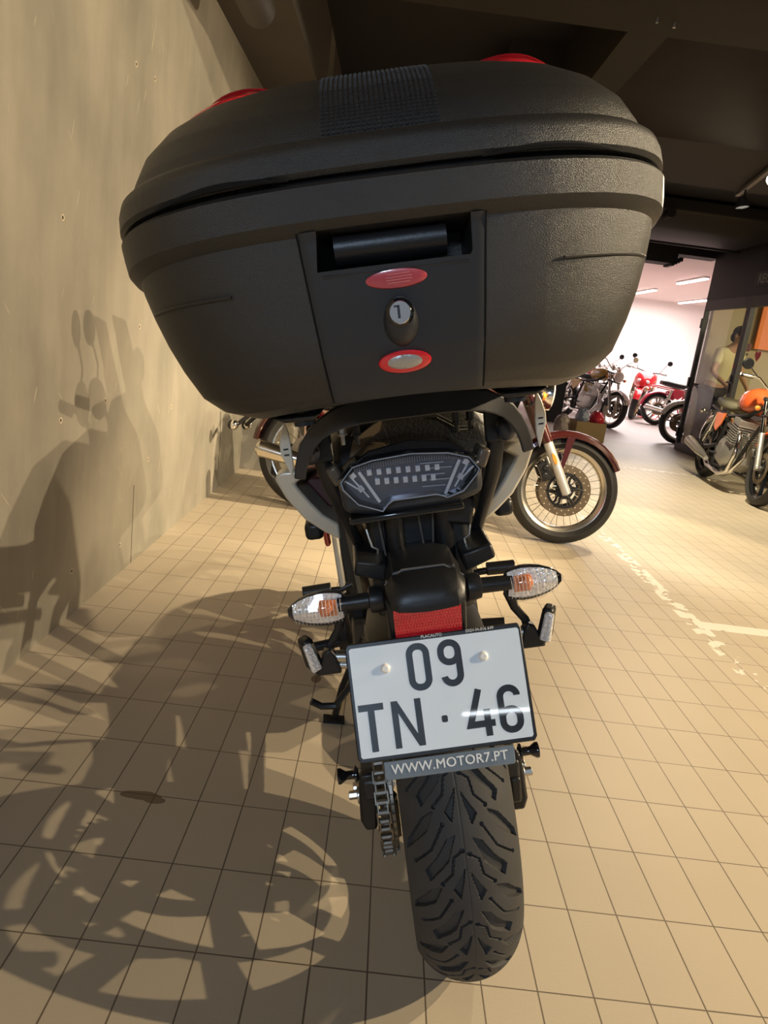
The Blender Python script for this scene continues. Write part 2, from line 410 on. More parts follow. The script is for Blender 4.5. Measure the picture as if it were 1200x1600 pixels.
# left wall in cast panels with narrow joints, small anchor holes
wall = struct(slab('wall_left', -0.78, -0.483, -9, 9.5, 0, 3.1, M_CONC))
for y in (1.885, 3.42):
    o = G().box((-0.4822, y, 0.17), (0.0014, 0.0026, 0.34)).out('panel_joint', mat('dark_joint', (0.15, 0.125, 0.09), 0.9), wall)
M_HOLE = mat('anchor_hole_shadow', (0.05, 0.04, 0.03), 0.9)
for y, z in ((1.185, 1.281), (1.727, 1.857), (1.922, 1.872), (1.196, 0.69), (1.87, 0.98), (1.55, 0.72), (1.30, 0.16), (1.75, 0.12), (2.35, 0.62), (2.05, 0.42)):
    h = G().lathe([(0.0055, 0), (0.0075, 0.0012), (0.0095, 0.0012), (0.0100, 0)], (-0.483, y, z), 'X', 14).out('anchor_ring', mat('pale_plaster_chip', (0.62, 0.53, 0.40), 0.8), wall)
    G().cyl((-0.4832, y, z), (-0.4824, y, z), 0.0056, n=12).out('anchor_hole', M_HOLE, wall)
struct(slab('wall_back', -0.78, -0.12, 4.12, 4.4, 0, 3.1, M_CONC))
struct(slab('wall_garage_dark', -0.78, 2.3, 9.3, 9.5, 0, 2.9, M_FASC))
struct(slab('wall_pillar', 3.06, 3.42, 11.0, 11.4, 0, 2.9, M_FASC))
# coffered ceiling: slab above, beams below
struct(slab('ceiling', -0.8, 15, -9, 9.6, 2.90, 3.05, M_DARK))
struct(slab('ceiling_wall_beam', -0.483, -0.12, -9, 9.3, 2.441, 2.90, M_CEILB))
struct(slab('ceiling_cross_beam', -0.12, 9, 1.5, 2.46, 2.4412, 2.90, M_CEILR))
struct(slab('ceiling_rib', 1.335, 1.507, 2.46, 3.93, 2.4414, 2.90, M_CEILR))
struct(slab('ceiling_panel', 1.507, 8.9, 2.46, 3.93, 2.47, 2.90, M_CEIL))
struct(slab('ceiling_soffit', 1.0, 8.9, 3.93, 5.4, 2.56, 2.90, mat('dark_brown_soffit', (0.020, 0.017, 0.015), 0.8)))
for x, y in ((1.406, 2.292), (1.485, 2.315)):
    a = G().cyl((x, y, 2.441), (x, y, 2.425), 0.004).cyl((x, y, 2.425), (x, y, 2.421), 0.006)
    tag(a.out('ceiling_anchor', M_STEEL), 'small steel anchor bolt in brown ceiling beam, %s of the pair' % ('left' if x < 1.45 else 'right'), 'bolt', 'anchor bolts in the beam')
# ducts and raised edges near the showroom opening
d = thing('ventilation_duct', 'flat black ventilation duct under the dark ceiling before the showroom', 'duct', (0, 0, 0))
g = G().loft([[(2.2, 7.35, 2.74), (5.2, 7.35, 2.74), (5.2, 7.35, 2.88), (2.2, 7.35, 2.88)],
              [(2.2, 7.6, 2.60), (4.6, 7.6, 2.60), (4.6, 7.6, 2.88), (2.2, 7.6, 2.88)],
              [(2.2, 8.5, 2.60), (4.6, 8.5, 2.60), (4.6, 8.5, 2.88), (2.2, 8.5, 2.88)]])
g.out('duct_body', mat('dark_grey_duct', (0.014, 0.012, 0.012), 0.55), d, bevel=0.02)
G().box((3.9, 8.56, 2.62), (1.5, 0.05, 0.07)).out('duct_flange', M_DARK, d, bevel=0.004)
G().cyl((3.30, 7.3, 2.71), (3.30, 8.8, 2.71), 0.05).out('duct_pipe', M_DARK, d)
struct(slab('ceiling_bulkhead', 1.0, 4.18, 9.3, 9.6, 2.47, 2.92, M_DARK))
struct(slab('ceiling_bulkhead_step', 4.18, 4.75, 9.3, 9.6, 2.60, 2.92, M_DARK))
for i in range(4):
    G().box((4.13 + 0.035 * i, 9.45, 2.47 + 0.022 * i), (0.05, 0.28, 0.05)).out('bulkhead_tooth', M_DARK, bpy.data.objects['ceiling_bulkhead_step'])
# pipe / lamp body hanging by the wall beam
p = G().cyl((-0.25, 2.1, 2.36), (-0.25, 2.52, 2.36), 0.075, n=24).ball((-0.25, 2.52, 2.36), (0.075, 0.04, 0.075))
tag(p.out('ceiling_pipe', mat('dark_grey_pipe', (0.05, 0.045, 0.04), 0.45)), 'short dark round-ended pipe under the ceiling beam beside the concrete wall', 'pipe')

# ---- showroom beyond
struct(slab('wall_showroom_back', 1.0, 15, 20.0, 20.2, 0, 3.0, M_WROOM))
struct(slab('wall_showroom_left', 2.2, 2.4, 9.6, 20.0, 0, 3.0, M_WROOM))
struct(slab('wall_showroom_right', 13, 13.2, 9.6, 20.0, 0, 3.0, M_WROOM))
struct(slab('ceiling_showroom', 1.0, 15, 9.6, 20.2, 2.9, 3.0, M_PINKC))
M_TUBE = mat('lit_led_tube', (1, 1, 1), 0.5, emit=(1.0, 0.97, 0.95), estr=7.0)
def tube_light(x, y0, y1, label):
    t = thing('ceiling_tube_light', label, 'ceiling light', (x, (y0 + y1) / 2, 2.89), group='showroom ceiling tube lights')
    G().box((0, 0, -0.01), (0.10, y1 - y0, 0.03)).out('housing', mat('white_lamp_housing', (0.7, 0.68, 0.66), 0.5), t, bevel=0.004)
    G().box((0, 0, -0.035), (0.085, (y1 - y0) - 0.03, 0.025)).out('diffuser', M_TUBE, t, bevel=0.008)
tube_light(6.34, 13.58, 15.05, 'slim white ceiling tube light, nearest and highest of the three')
tube_light(6.52, 16.9, 18.5, 'slim white ceiling tube light beside the black top case edge, leftmost of the three')
tube_light(8.10, 17.7, 19.5, 'slim white ceiling tube light nearest the showroom back wall, lowest of the three')

# ---- office with glazed front along x = 4.69 (runs toward the camera)
XF = 4.69
struct(slab('wall_office_fascia', XF, XF + 0.12, 0.5, 9.3, 2.053, 2.9, M_FASC))
struct(slab('wall_office_side', XF + 0.10, 9.4, 9.22, 9.32, 0, 2.9, M_TAN))
struct(slab('wall_office_far', 9.3, 9.4, 2.0, 9.22, 0, 2.9, M_TAN))
struct(slab('wall_office_near', XF + 0.1, 9.3, 3.0, 3.1, 0, 2.9, M_TAN))
struct(slab('ceiling_office', XF + 0.1, 9.4, 3.0, 9.3, 2.40, 2.5, mat('tan_office_ceiling', (0.45, 0.38, 0.24), 0.8)))
def glazing(name, y1, y0, door):
    """frame from y1 (far) to y0 (near)"""
    w = 0.055
    fr = G()
    ym = (y0 + y1) / 2; L = y1 - y0
    fr.box((XF + 0.03, y1 - w / 2, 1.026), (0.06, w, 2.052)).box((XF + 0.03, y0 + w / 2, 1.026), (0.06, w, 2.052))
    fr.box((XF + 0.03, ym, 2.052 - 0.065), (0.06, L - 2 * w, 0.13)).box((XF + 0.03, ym, 0.05), (0.06, L - 2 * w, 0.10))
    o = struct(fr.out(name, M_FRAME, smooth=0, bevel=0.004))
    G().box((XF + 0.03, ym, 1.02), (0.010, L - 2 * w, 1.86)).out('glass_pane', M_GLASS, o, smooth=0)
    return o
dr = glazing('door_1', 9.30, 8.02, True)
for z in (0.25, 0.95, 1.75):
    G().box((XF - 0.008, 9.27, z), (0.03, 0.045, 0.13)).out('door_hinge', M_BLK, dr, bevel=0.004)
h = G().cyl((XF - 0.03, 8.06, 1.02), (XF + 0.0, 8.06, 1.02), 0.012).cyl((XF - 0.035, 8.07, 1.02), (XF - 0.035, 7.90, 1.02), 0.010)
h.out('door_handle', M_BLK, dr)
G().box((XF - 0.003, 8.055, 1.0), (0.012, 0.04, 0.22)).out('lock_plate', M_BLK, dr, bevel=0.003)
G().box((XF - 0.001, 8.05, 1.22), (0.003, 0.035, 0.05)).out('red_sticker', mat('dark_red_sticker', (0.35, 0.03, 0.05), 0.5), dr)
for k, (a, b_) in enumerate(((8.02, 6.5), (6.5, 5.0), (5.0, 3.5), (3.5, 2.0))):
    glazing('window_%d' % (k + 1), a, b_, False)
w1 = bpy.data.objects['window_1']
G().prism([(0.07 * (16 * sin(t) ** 3) / 16, 0.07 * (13 * cos(t) - 5 * cos(2 * t) - 2 * cos(3 * t) - cos(4 * t)) / 16) for t in [2 * pi * i / 28 for i in range(28)]],
          (XF + 0.022, 7.57, 1.36), (0, -1, 0), (0, 0, 1), (0.002, 0, 0)).out('heart_sticker', mat('red_vinyl_sticker', (0.8, 0.03, 0.04), 0.4), w1, smooth=0)
G().box((XF + 0.022, 7.83, 1.45), (0.002, 0.09, 0.09)).out('pink_sticker', mat('pink_vinyl_sticker', (0.72, 0.36, 0.30), 0.5), w1, smooth=0)
G().box((XF + 0.022, 7.83, 1.37), (0.002, 0.05, 0.03)).out('grey_sticker', mat('grey_vinyl_sticker', (0.35, 0.32, 0.30), 0.5), w1, smooth=0)
# reception sign on the fascia
sg = thing('reception_sign', 'small grey RECEPÇÃO sign on the black fascia above the glass door', 'sign', (XF - 0.012, 7.52, 2.235))
G().box((0, 0, 0), (0.015, 0.92, 0.17)).out('sign_board', mat('dark_grey_sign', (0.05, 0.05, 0.052), 0.5), sg, bevel=0.003)
put_text('RECEPÇÃO', 0.155, sg, mat('sign_lettering_grey', (0.34, 0.33, 0.32), 0.5), plane_m((-0.0085, 0, -0.005), (0, -1, 0), (0, 0, 1)), 'sign_lettering', bold=0.0015)
# orange panel inside
pn = thing('orange_wall_panel', 'large orange panel with two grey squares hanging inside the glass office', 'panel', (6.35, 9.14, 1.95))
G().box((0, 0, 0), (1.9, 0.03, 0.90)).out('panel_board', mat('orange_panel', (0.95, 0.24, 0.03), 0.5), pn, smooth=0)
G().box((-0.66, -0.02, -0.20), (0.24, 0.012, 0.22)).out('grey_square', mat('grey_square_print', (0.33, 0.30, 0.24), 0.5), pn, smooth=0)
G().box((-0.52, -0.02, 0.22), (0.22, 0.012, 0.15)).out('grey_square', MATS['grey_square_print'], pn, smooth=0)
# counter, papers, plant
ct = thing('office_counter', 'grey topped counter inside the glass office behind the orange motorcycle', 'counter', (5.45, 8.15, 0))
G().box((0, 0, 0.79), (0.80, 1.05, 0.04)).out('countertop', mat('grey_counter_top', (0.40, 0.38, 0.36), 0.4), ct, bevel=0.006)
G().box((0.03, 0, 0.385), (0.70, 0.98, 0.77)).out('counter_body', mat('warm_grey_counter', (0.33, 0.28, 0.26), 0.6), ct, bevel=0.004)
tag(G().box((5.35, 8.0, 0.845), (0.35, 0.5, 0.07), rot=(0, 0, 0.3)).out('orange_folder', mat('orange_folder_card', (0.9, 0.22, 0.06), 0.5), bevel=0.01), 'orange folder lying on the grey office counter', 'folder')

# ---- track spotlights
def spotlight(i, loc, target, watts, col, cone, rad, label, seen):
    t = thing('track_spotlight', label, 'spotlight', loc, group=None if seen else 'track spotlights over the motorcycles')
    d = (Vector(target) - Vector(loc)).normalized()
    q = d.to_track_quat('-Z', 'Y').to_euler()
    hz = (2.53 if seen else (2.46 if loc[2] < 2.4 else 2.89)) - loc[2]
    h = G().lathe([(0.028, 0.06), (0.050, -0.005), (0.053, -0.02), (0.047, -0.02), (0.044, -0.004), (0.024, 0.045), (0, 0.045), (0, 0.06)], (0, 0, 0), 'Z', 24, False)
    o = h.out('lamp_housing', mat('black_lamp_housing', (0.02, 0.02, 0.02), 0.4), t, rot=q)
    e = G().cyl((0, 0, 0.010), (0, 0, 0.014), 0.036, n=20).out('lamp_reflector', mat('lit_lamp_face', (1, 1, 1), 0.4, emit=(1.0, 0.93, 0.80), estr=60), o)
    G().cyl((0, 0, 0.05), (0, 0, hz - 0.02), 0.007).out('stem', M_BLK, t)
    l = bpy.data.lights.new('spot_lamp', 'SPOT'); l.energy = watts; l.color = col; l.spot_size = radians(cone); l.spot_blend = 0.9 if cone < 70 else 0.3; l.shadow_soft_size = rad
    lo = bpy.data.objects.new('spot_lamp', l); COL.objects.link(lo); lo.parent = t; lo.rotation_euler = q; lo.location = d * 0.035
for i, (loc, tg, w, c, cone, rad) in enumerate(SPOTS):
    lab = ['black track spotlight over the right front floor, out past the frame', 'black track spotlight over the right middle floor',
           'lit black track spotlight, left one of the two at the right edge', 'lit black track spotlight, right one of the two at the right edge', 'black track spotlight beyond the right frame edge aimed at the concrete wall'][i]
    spotlight(i, loc, tg, w, c, cone, rad, lab, i in (2, 3))
tr = G().box((3.03, 4.72, 2.525), (0.035, 1.3, 0.028), rot=(0, 0, -0.19))
tag(tr.out('lighting_track', mat('grey_track_metal', (0.16, 0.15, 0.14), 0.5), bevel=0.002), 'thin grey lighting track under the ceiling carrying the two lit spotlights', 'track')
# tube behind the camera which the number plate mirrors
t = thing('ceiling_tube_light', 'cool white tube light on the garage ceiling behind the camera', 'ceiling light', (1.69, -6.48, 2.40))
G().box((0, 0, 0.035), (0.75, 0.09, 0.05), rot=(0, 0, 0.70)).out('housing', MATS['white_lamp_housing'], t, bevel=0.004)
G().cyl((-0.34, -0.28, 0.0), (0.42, 0.35, 0.0), 0.016).out('diffuser', mat('cool_lit_tube', (1, 1, 1), 0.5, emit=(0.85, 0.93, 1.0), estr=30), t)
# box with bags
bx = thing('cardboard_box', 'open brown cardboard box on the showroom floor behind the maroon front wheel', 'box', (3.30, 8.95, 0), (0, 0, 0.1))
for c, dd in (((0, 0, 0.005), (0.42, 0.34, 0.01)), ((0, -0.167, 0.13), (0.42, 0.006, 0.26)), ((0, 0.167, 0.13), (0.42, 0.006, 0.26)), ((-0.207, 0, 0.13), (0.006, 0.34, 0.26)), ((0.207, 0, 0.13), (0.006, 0.34, 0.26))):
    G().box(c, dd).out('box_wall', mat('brown_cardboard', (0.42, 0.28, 0.13), 0.8), bx, smooth=0)
def bag(name, c, r, m, label, seed, cat='bag'):
    g = G().ball((0, 0, 0), r, 20, 12)
    rn = random.Random(seed)
    for v in g.bm.verts: v.co += Vector((rn.uniform(-1, 1), rn.uniform(-1, 1), rn.uniform(-1, 1))) * 0.012
    o = g.out(name, m, loc=c); tag(o, label, cat); return o
bag('red_bag', (3.41, 8.93, 0.30), (0.10, 0.12, 0.11), mat('red_plastic_bag', (0.75, 0.03, 0.05), 0.25, var=0.5, vscale=14), 'crumpled red and white bag in the cardboard box', 3)
bag('pale_blue_bag', (3.205, 8.91, 0.31), (0.085, 0.12, 0.12), mat('pale_blue_bag', (0.42, 0.45, 0.55), 0.4), 'pale blue bag in the cardboard box beside the red one', 8)
bag('clear_bag', (2.95, 8.92, 0.16), (0.11, 0.12, 0.16), mat('pinkish_plastic_film', (0.55, 0.42, 0.36), 0.3, var=0.4, vscale=25), 'crumpled pinkish plastic bag on the floor left of the cardboard box', 5)

# ================================================================== motorcycles
def arc_pts(cy, cz, r, a0, a1, n):
    return [(cy + r * cos(radians(a0 + (a1 - a0) * i / (n - 1))), cz + r * sin(radians(a0 + (a1 - a0) * i / (n - 1)))) for i in range(n)]
def tyre_mesh(R, w, rim, n=48):
    """closed tyre section revolved about X"""
    pr = []
    hw = w / 2
    crown = [(R - (1 - cos(a)) * hw * 0.95, sin(a) * hw) for a in [radians(x) for x in (-70, -52, -35, -18, 0, 18, 35, 52, 70)]]
    pr = [(rim, -hw * 0.62), ((R + rim) / 2 - 0.01, -hw * 0.99)] + crown + [((R + rim) / 2 - 0.01, hw * 0.99), (rim, hw * 0.62)]
    return pr
def rim_profile(rim, w):
    h = w / 2 * 0.66
    return [(rim + 0.012, -h), (rim + 0.012, -h + 0.006), (rim - 0.004, -h + 0.012), (rim - 0.016, -h * 0.4), (rim - 0.016, h * 0.4), (rim - 0.004, h - 0.012), (rim + 0.012, h - 0.006), (rim + 0.012, h),
            (rim - 0.006, h - 0.002), (rim - 0.026, h * 0.5), (rim - 0.030, 0), (rim - 0.026, -h * 0.5), (rim - 0.006, -h + 0.002)]
def wheel(parent, name, y, R, w, rim, mrim, kind='cast', n=5, disc=True, side=1, hi=False, mtyre=None, spokes=28, mdisc=None, z=None, discr=0.14, both=False):
    z = R if z is None else z
    sg = 64 if hi else 40
    g = G().lathe(rim_profile(rim, w), (0, 0, 0), 'X', sg)
    g.lathe([(0.012, -w * 0.42), (0.036, -w * 0.42), (0.040, -w * 0.3), (0.030, 0), (0.040, w * 0.3), (0.036, w * 0.42), (0.012, w * 0.42)], (0, 0, 0), 'X', 24)
    if kind == 'cast':
        for k in range(n):
            a = 2 * pi * k / n + 0.3
            for s in ((-0.16, 0.16) if n <= 6 else (0,)):
                b0, b1 = a, a + s
                p0 = Vector((0, cos(b0) * 0.030, sin(b0) * 0.030)); p1 = Vector((0, cos(b1) * (rim - 0.02), sin(b1) * (rim - 0.02)))
                d = (p1 - p0).normalized(); t = Vector((0, -d.z, d.y)); ax = Vector((1, 0, 0))
                g.loft([[p + t * u * ww + ax * v * hh for u, v in ((-1, -1), (1, -1), (1, 1), (-1, 1))] for p, ww, hh in ((p0, 0.014, w * 0.22), (p0.lerp(p1, .5), 0.009, w * 0.12), (p1, 0.014, w * 0.16))])
    rm = g.out(name, mrim, parent, loc=(0, y, z))
    G().lathe(tyre_mesh(R, w, rim), (0, 0, 0), 'X', sg * 2 if hi else 48).out('tyre', mtyre or M_RUB, rm)
    if kind == 'wire':
        sp = None
        for k in range(spokes):
            s = 1 if k % 2 else -1; a = 2 * pi * k / spokes; b = a + (0.42 if (k // 2) % 2 else -0.42)
            p0 = Vector((s * w * 0.28, cos(b) * 0.036, sin(b) * 0.036)); p1 = Vector((s * w * 0.06, cos(a) * (rim - 0.024), sin(a) * (rim - 0.024)))
            G().cyl(p0, p1, 0.0019 if hi else 0.003, n=6).out('spoke', M_STEEL, rm)
    if disc:
        for sd in ((-1, 1) if both else (side,)):
            x = sd * (w * 0.42 + 0.012)
            g = G().lathe([(discr * 0.68, x), (discr, x), (discr, x + 0.005 * sd), (discr * 0.68, x + 0.005 * sd)], (0, 0, 0), 'X', 48)
            d = g.out('brake_disc', mdisc or mat('brown_brake_disc', (0.25, 0.19, 0.12), 0.35, metal=0.8), rm)
            g = G()
            for k in range(6):
                a = 2 * pi * k / 6
                g.tube([(x, cos(a) * 0.03, sin(a) * 0.03), (x, cos(a + .25) * discr * .5, sin(a + .25) * discr * .5), (x, cos(a + .1) * discr * .74, sin(a + .1) * discr * .74)], 0.008, n=6)
            g.lathe([(0.02, x - 0.004), (0.05, x - 0.004), (0.05, x + 0.006), (0.02, x + 0.006)], (0, 0, 0), 'X', 24)
            g.lathe([(discr * .6, x - 0.002), (discr * .70, x - 0.002), (discr * .70, x + 0.006), (discr * .6, x + 0.006)], (0, 0, 0), 'X', 36)
            g.out('disc_carrier', M_BLK, d)
            if hi:
                for q in range(2):
                    for k in range(18):
                        a = 2 * pi * (k + q * .5) / 18; r = discr * (0.78 if q else 0.92)
                        G().cyl((x - 0.001, cos(a) * r, sin(a) * r), (x + sd * 0.0065, cos(a) * r, sin(a) * r), 0.0035, n=8).out('disc_hole', mat('pale_metal_hole', (0.75, 0.66, 0.5), 0.5), d, smooth=0)
    return rm
def fender(cy, cz, r, a0, a1, w, t=0.004, n=14):
    g = G(); rings = []
    for i in range(n):
        a = radians(a0 + (a1 - a0) * i / (n - 1)); k = 0.75 + 0.25 * max(0.0, sin(pi * i / (n - 1))) ** 0.5
        hw = w / 2 * k; row = []
        for (rr) in (0, -t):
            pts = [(-hw, -0.030), (-hw * .95, -0.010), (-hw * .6, 0.004), (0, 0.010), (hw * .6, 0.004), (hw * .95, -0.010), (hw, -0.030)]
            if rr: pts = pts[::-1]
            for x, dr in pts:
                q = r + dr + rr; row.append((x * (1 if not rr else .97), cy + cos(a) * q, cz + sin(a) * q))
        rings.append(row)
    return g.loft(rings)
def sect(y, zc, hw, hh, n=20, e=2.4, z0=None, tilt=0.0):
    """superellipse section in XZ plane at depth y"""
    out = []
    for i in range(n):
        t = 2 * pi * i / n; c, s = cos(t), sin(t)
        x = hw * math.copysign(abs(c) ** (2 / e), c); z = hh * math.copysign(abs(s) ** (2 / e), s)
        out.append((x, y + tilt * z, zc + z))
    return out
def loft_y(secs, e=2.4, n=24):
    return G().loft([sect(*s, n=n, e=e) for s in secs])
def turn_signal(root, x, y, z, mlens, stem=True, r=0.028, back=True):
    s = 1 if x > 0 else -1
    g = G().cyl((x - s * 0.06, y, z), (x, y, z), 0.008)
    g.ball((x, y, z), (r, r * 0.8, r * .9), 14, 8)
    o = g.out('turn_signal', M_BLK if not back else M_CHR, root)
    G().ball((x, y - (0.014 if back else -0.014), z), (r * 0.93, r * 0.7, r * .85), 14, 8).out('signal_lens', mlens, o)
def moto(name, label, cat, loc, heading, lean, c, group=None):
    """c: paint, seat, rimkind, rimmat, WB, R, fairing, front disc ..."""
    WB = c.get('WB', 1.45); Rr = c.get('Rr', 0.31); Rf = c.get('Rf', 0.315); paint = c['paint']
    root = thing(name, label, cat, loc, group=group)
    root.rotation_mode = 'XYZ'
    root.matrix_world = Matrix.Translation(loc) @ Matrix.Rotation(heading, 4, 'Z') @ Matrix.Rotation(lean, 4, 'Y')
    wk = c.get('wheel', 'cast'); mr = c.get('rim', M_ALU); n = c.get('n', 5)
    wheel(root, 'rear_wheel', 0, Rr, c.get('wr', 0.14), Rr - c.get('tr', 0.075), mr, wk, n, True, 1, discr=0.12, spokes=c.get('spokes', 20))
    fw = wheel(root, 'front_wheel', WB, Rf, c.get('wf', 0.11), Rf - c.get('tf', 0.07), mr, wk, n, True, 1, both=c.get('twin', True), hi=c.get('hi', False), discr=c.get('fd', 0.14), spokes=c.get('spokes', 20), mdisc=c.get('mdisc'))
    hx, hz = WB - c.get('trail', 0.30), 0.92      # steering head
    ax = Vector((0, WB, Rf)); hd = Vector((0, hx, hz)); fd = (hd - ax).normalized()
    for s in (-1, 1):
        o = Vector((s * 0.095, 0, 0))
        g = G().cyl(ax + o - fd * 0.02, ax + o + fd * 0.33, 0.027, 0.027, 18).cyl(ax + o + Vector((-s * .03, 0, 0)), ax + o + Vector((s * .02, 0, 0)), 0.024)
        f = g.out('fork_slider', c.get('slider', M_ALU), root, bevel=0.003)
        G().cyl(ax + o + fd * 0.30, hd + o, c.get('shroudr', 0.021), c.get('shroudr', 0.021) * 1.1, 18).out('fork_tube', c.get('shroud', M_CHR), root)
        if c.get('sidereflector') and s == 1:
            q = fd.to_track_quat('Z', 'X').to_matrix()
            g = G().prism([(cos(t) * 0.011, sin(t) * 0.038 * (1 if abs(sin(t)) < .9 else .95)) for t in [2 * pi * i / 16 for i in range(16)]], ax + o + fd * 0.20 + Vector((0.026, 0, 0)), Vector((0, -fd.z, fd.y)), fd, (0.006, 0, 0))
            g.out('side_reflector', M_AMB, f, bevel=0.002)
        # caliper
        cp = ax + o + fd * 0.10 + Vector((-s * 0.02, -0.085, 0.01))
        G().box(cp, (0.05, 0.06, 0.11), rot=(0.5, 0, 0)).cyl(cp + Vector((s * .02, 0, 0.02)), cp + Vector((s * .035, 0, .02)), 0.018).cyl(cp + Vector((s * .02, 0, -0.025)), cp + Vector((s * .035, 0, -.025)), 0.018).out('brake_caliper', c.get('caliper', M_BLK), root, bevel=0.006)
    for k in (0.0, 0.16):
        G().box(hd - fd * k, (0.25, 0.06, 0.028), rot=(-0.4, 0, 0)).out('fork_yoke', M_BMET, root, bevel=0.006)
    fender(WB, Rf, Rf + 0.022, c.get('ff', (20, 150))[0], c.get('ff', (20, 150))[1], 0.15).out('front_fender', c.get('fendermat', paint), root)
    if c.get('fstay'):
        for s in (-1, 1):
            G().prism([(0.055, 0.31), (0.10, 0.31), (0.060, 0.13), (0.038, 0.13)], (s * 0.078, WB - 0.09, Rf), (0, 1, 0), (0, 0, 1), (s * 0.006, 0, 0)).out('fender_stay', c.get('fendermat', paint), root)
    # handlebar
    hb = hd + Vector((0, 0.0, 0.07)); hw = 0.36; up = c.get('bar', 0.06)
    G().tube([(-hw, hb.y - 0.10, hb.z + up), (-0.22, hb.y - 0.02, hb.z + up), (-0.09, hb.y, hb.z), (0.09, hb.y, hb.z), (0.22, hb.y - 0.02, hb.z + up), (hw, hb.y - 0.10, hb.z + up)], 0.0115, n=8).out('handlebar', M_CHR if not c.get('fairing') else M_BLK, root)
    for s in (-1, 1):
        G().cyl((s * (hw - .11), hb.y - 0.068, hb.z + up), (s * hw, hb.y - 0.10, hb.z + up), 0.017).out('grip', M_BLK, root)
        G().tube([(s * (hw - .13), hb.y - 0.03, hb.z + up), (s * (hw - .06), hb.y + 0.01, hb.z + up), (s * (hw + .0), hb.y - 0.02, hb.z + up)], 0.006, n=6).out('brake_lever' if s > 0 else 'clutch_lever', M_STEEL, root)
        if c.get('mirrors', True):
            mz = hb.z + up + c.get('mh', 0.18)
            m = G().tube([(s * (hw - .14), hb.y - 0.04, hb.z + up), (s * (hw - .05), hb.y + 0.02, mz - .05), (s * hw, hb.y, mz)], 0.006, n=6)
            if c.get('roundmirror', True): m.cyl((s * hw, hb.y + 0.012, mz), (s * hw, hb.y - 0.012, mz), 0.045, 0.052, 20)
            else: m.box((s * (hw + .02), hb.y, mz), (0.13, 0.03, 0.075))
            mo = m.out('mirror', c.get('mirmat', M_BLK), root, bevel=0.003)
            G().cyl((s * hw, hb.y - 0.0122, mz), (s * hw, hb.y - 0.0135, mz), 0.044, n=20).out('mirror_glass', M_CHR, mo)
    # frame, engine
    g = G()
    for s in (-1, 1):
        g.tube([(s * .04, hx - .02, hz - .02), (s * .11, hx - .25, .74), (s * .13, .55, .70), (s * .12, .45, .42)], 0.020, n=8)
        g.tube([(s * .03, hx - .01, hz - .12), (s * .09, hx - .12, .45), (s * .11, hx - .20, .20), (s * .12, .50, .20), (s * .12, .42, .42)], 0.016, n=8)
        g.tube([(s * .12, .50, .70), (s * .11, .10, .73), (s * .09, -.15, .76)], 0.013, n=8)
    g.out('frame', c.get('framemat', M_BMET), root)
    ym = 0.74
    e = G().loft([sect(ym - .27, .36, .10, .10, e=3.5), sect(ym - .20, .36, .15, .14, e=3.5), sect(ym, .34, .17, .15, e=3.5), sect(ym + .16, .36, .15, .12, e=3.5), sect(ym + .22, .36, .10, .08, e=3.5)])
    en = e.out('engine', M_ALU, root, bevel=0.006)
    for s in (-1, 1):
        G().lathe([(0, .165 * 1), (.085, .165), (.095, .15), (.095, .10), (0, .10)], (0, ym - .08, .35), 'X', 28, False).out('clutch_cover' if s > 0 else 'alternator_cover', M_ALU, en) if s > 0 else \
            G().lathe([(0, -.165), (.085, -.165), (.095, -.15), (.095, -.10), (0, -.10)], (0, ym - .08, .35), 'X', 28, False).out('alternator_cover', M_ALU, en)
    cy = G()
    for k in range(9):
        z = .47 + k * .022; ww = .36 if c.get('four') else .20
        cy.box((0, ym + .10 + (z - .47) * .35, z), (ww, .19, .009), rot=(-0.15, 0, 0))
    cy.box((0, ym + .12, .55), (ww - .05, .15, .20), rot=(-0.15, 0, 0)).box((0, ym + .17, .675), (ww, .17, .05), rot=(-0.15, 0, 0))
    cy.out('cylinder_block', M_ALU, en, bevel=0.002)
    cb = G()
    for x in ((-.13, -.045, .045, .13) if c.get('four') else (-.05, .05)):
        cb.cyl((x, ym + .02, .60), (x, ym - .12, .62), .026)
    cb.out('carburettors', M_STEEL, en)
    # exhaust
    ex = [(x, 1 if x > 0 else -1) for x in ((.13, .05, -.05, -.13) if c.get('four') else (.08, -.08))]
    for x, s in ex:
        far = abs(x) > 0.1
        xo = s * (.155 if far or not c.get('four') else .125)
        G().tube([(x, ym + .20, .60), (x * 1.15, ym + .30, .52), (x * 1.2, ym + .33, .36), (xo, ym + .27, .20), (xo, ym + .12, .145), (xo, ym - .30, .17), (xo, .30, .23)], .021, n=10).out('exhaust_header', M_CHR, root)
    for s in (-1, 1):
        G().tube([(s * .155, .36, .225), (s * .165, .22, .255), (s * .17, .12, .27), (s * .175, -.28, .33), (s * .175, -.30, .335)], [q_ * (c.get('mr', 1) if q_ > .03 else 1) for q_ in (.022, .034, .042, .052, .030)], n=16).out('muffler', c.get('muffler', M_CHR), root)
        G().tube([(s * .10, .45, .40), (s * .11, .20, .35), (s * .10, 0, Rr)], [.026, .022, .020], n=8).cyl((s * .085, 0, Rr), (s * .125, 0, Rr), .022).out('swingarm', M_BMET, root)
        sh = G().cyl((s * .145, .06, Rr + .05), (s * .135, .20, .70), .010)
        sh.cyl((s * .1405, .14, .50), (s * .135, .19, .69), .026)
        for k in range(9):
            t = .12 + k * .055; p = Vector((s * .145, .06, Rr + .05)).lerp(Vector((s * .135, .20, .70)), t); sh.cyl(p, p + Vector((0, .002, .007)), .027)
        sh.out('shock_absorber', c.get('shock', M_CHR), root)
        G().cyl((s * .14, .62, .32), (s * .24, .60, .32), .012).out('footpeg', M_BLK, root)
    G().tube([(-.13, .62, .20), (-.20, .66, .10), (-.26, .69, .012)], .010, n=8).box((-.265, .69, .008), (.06, .03, .008)).out('side_stand', M_BLK, root)
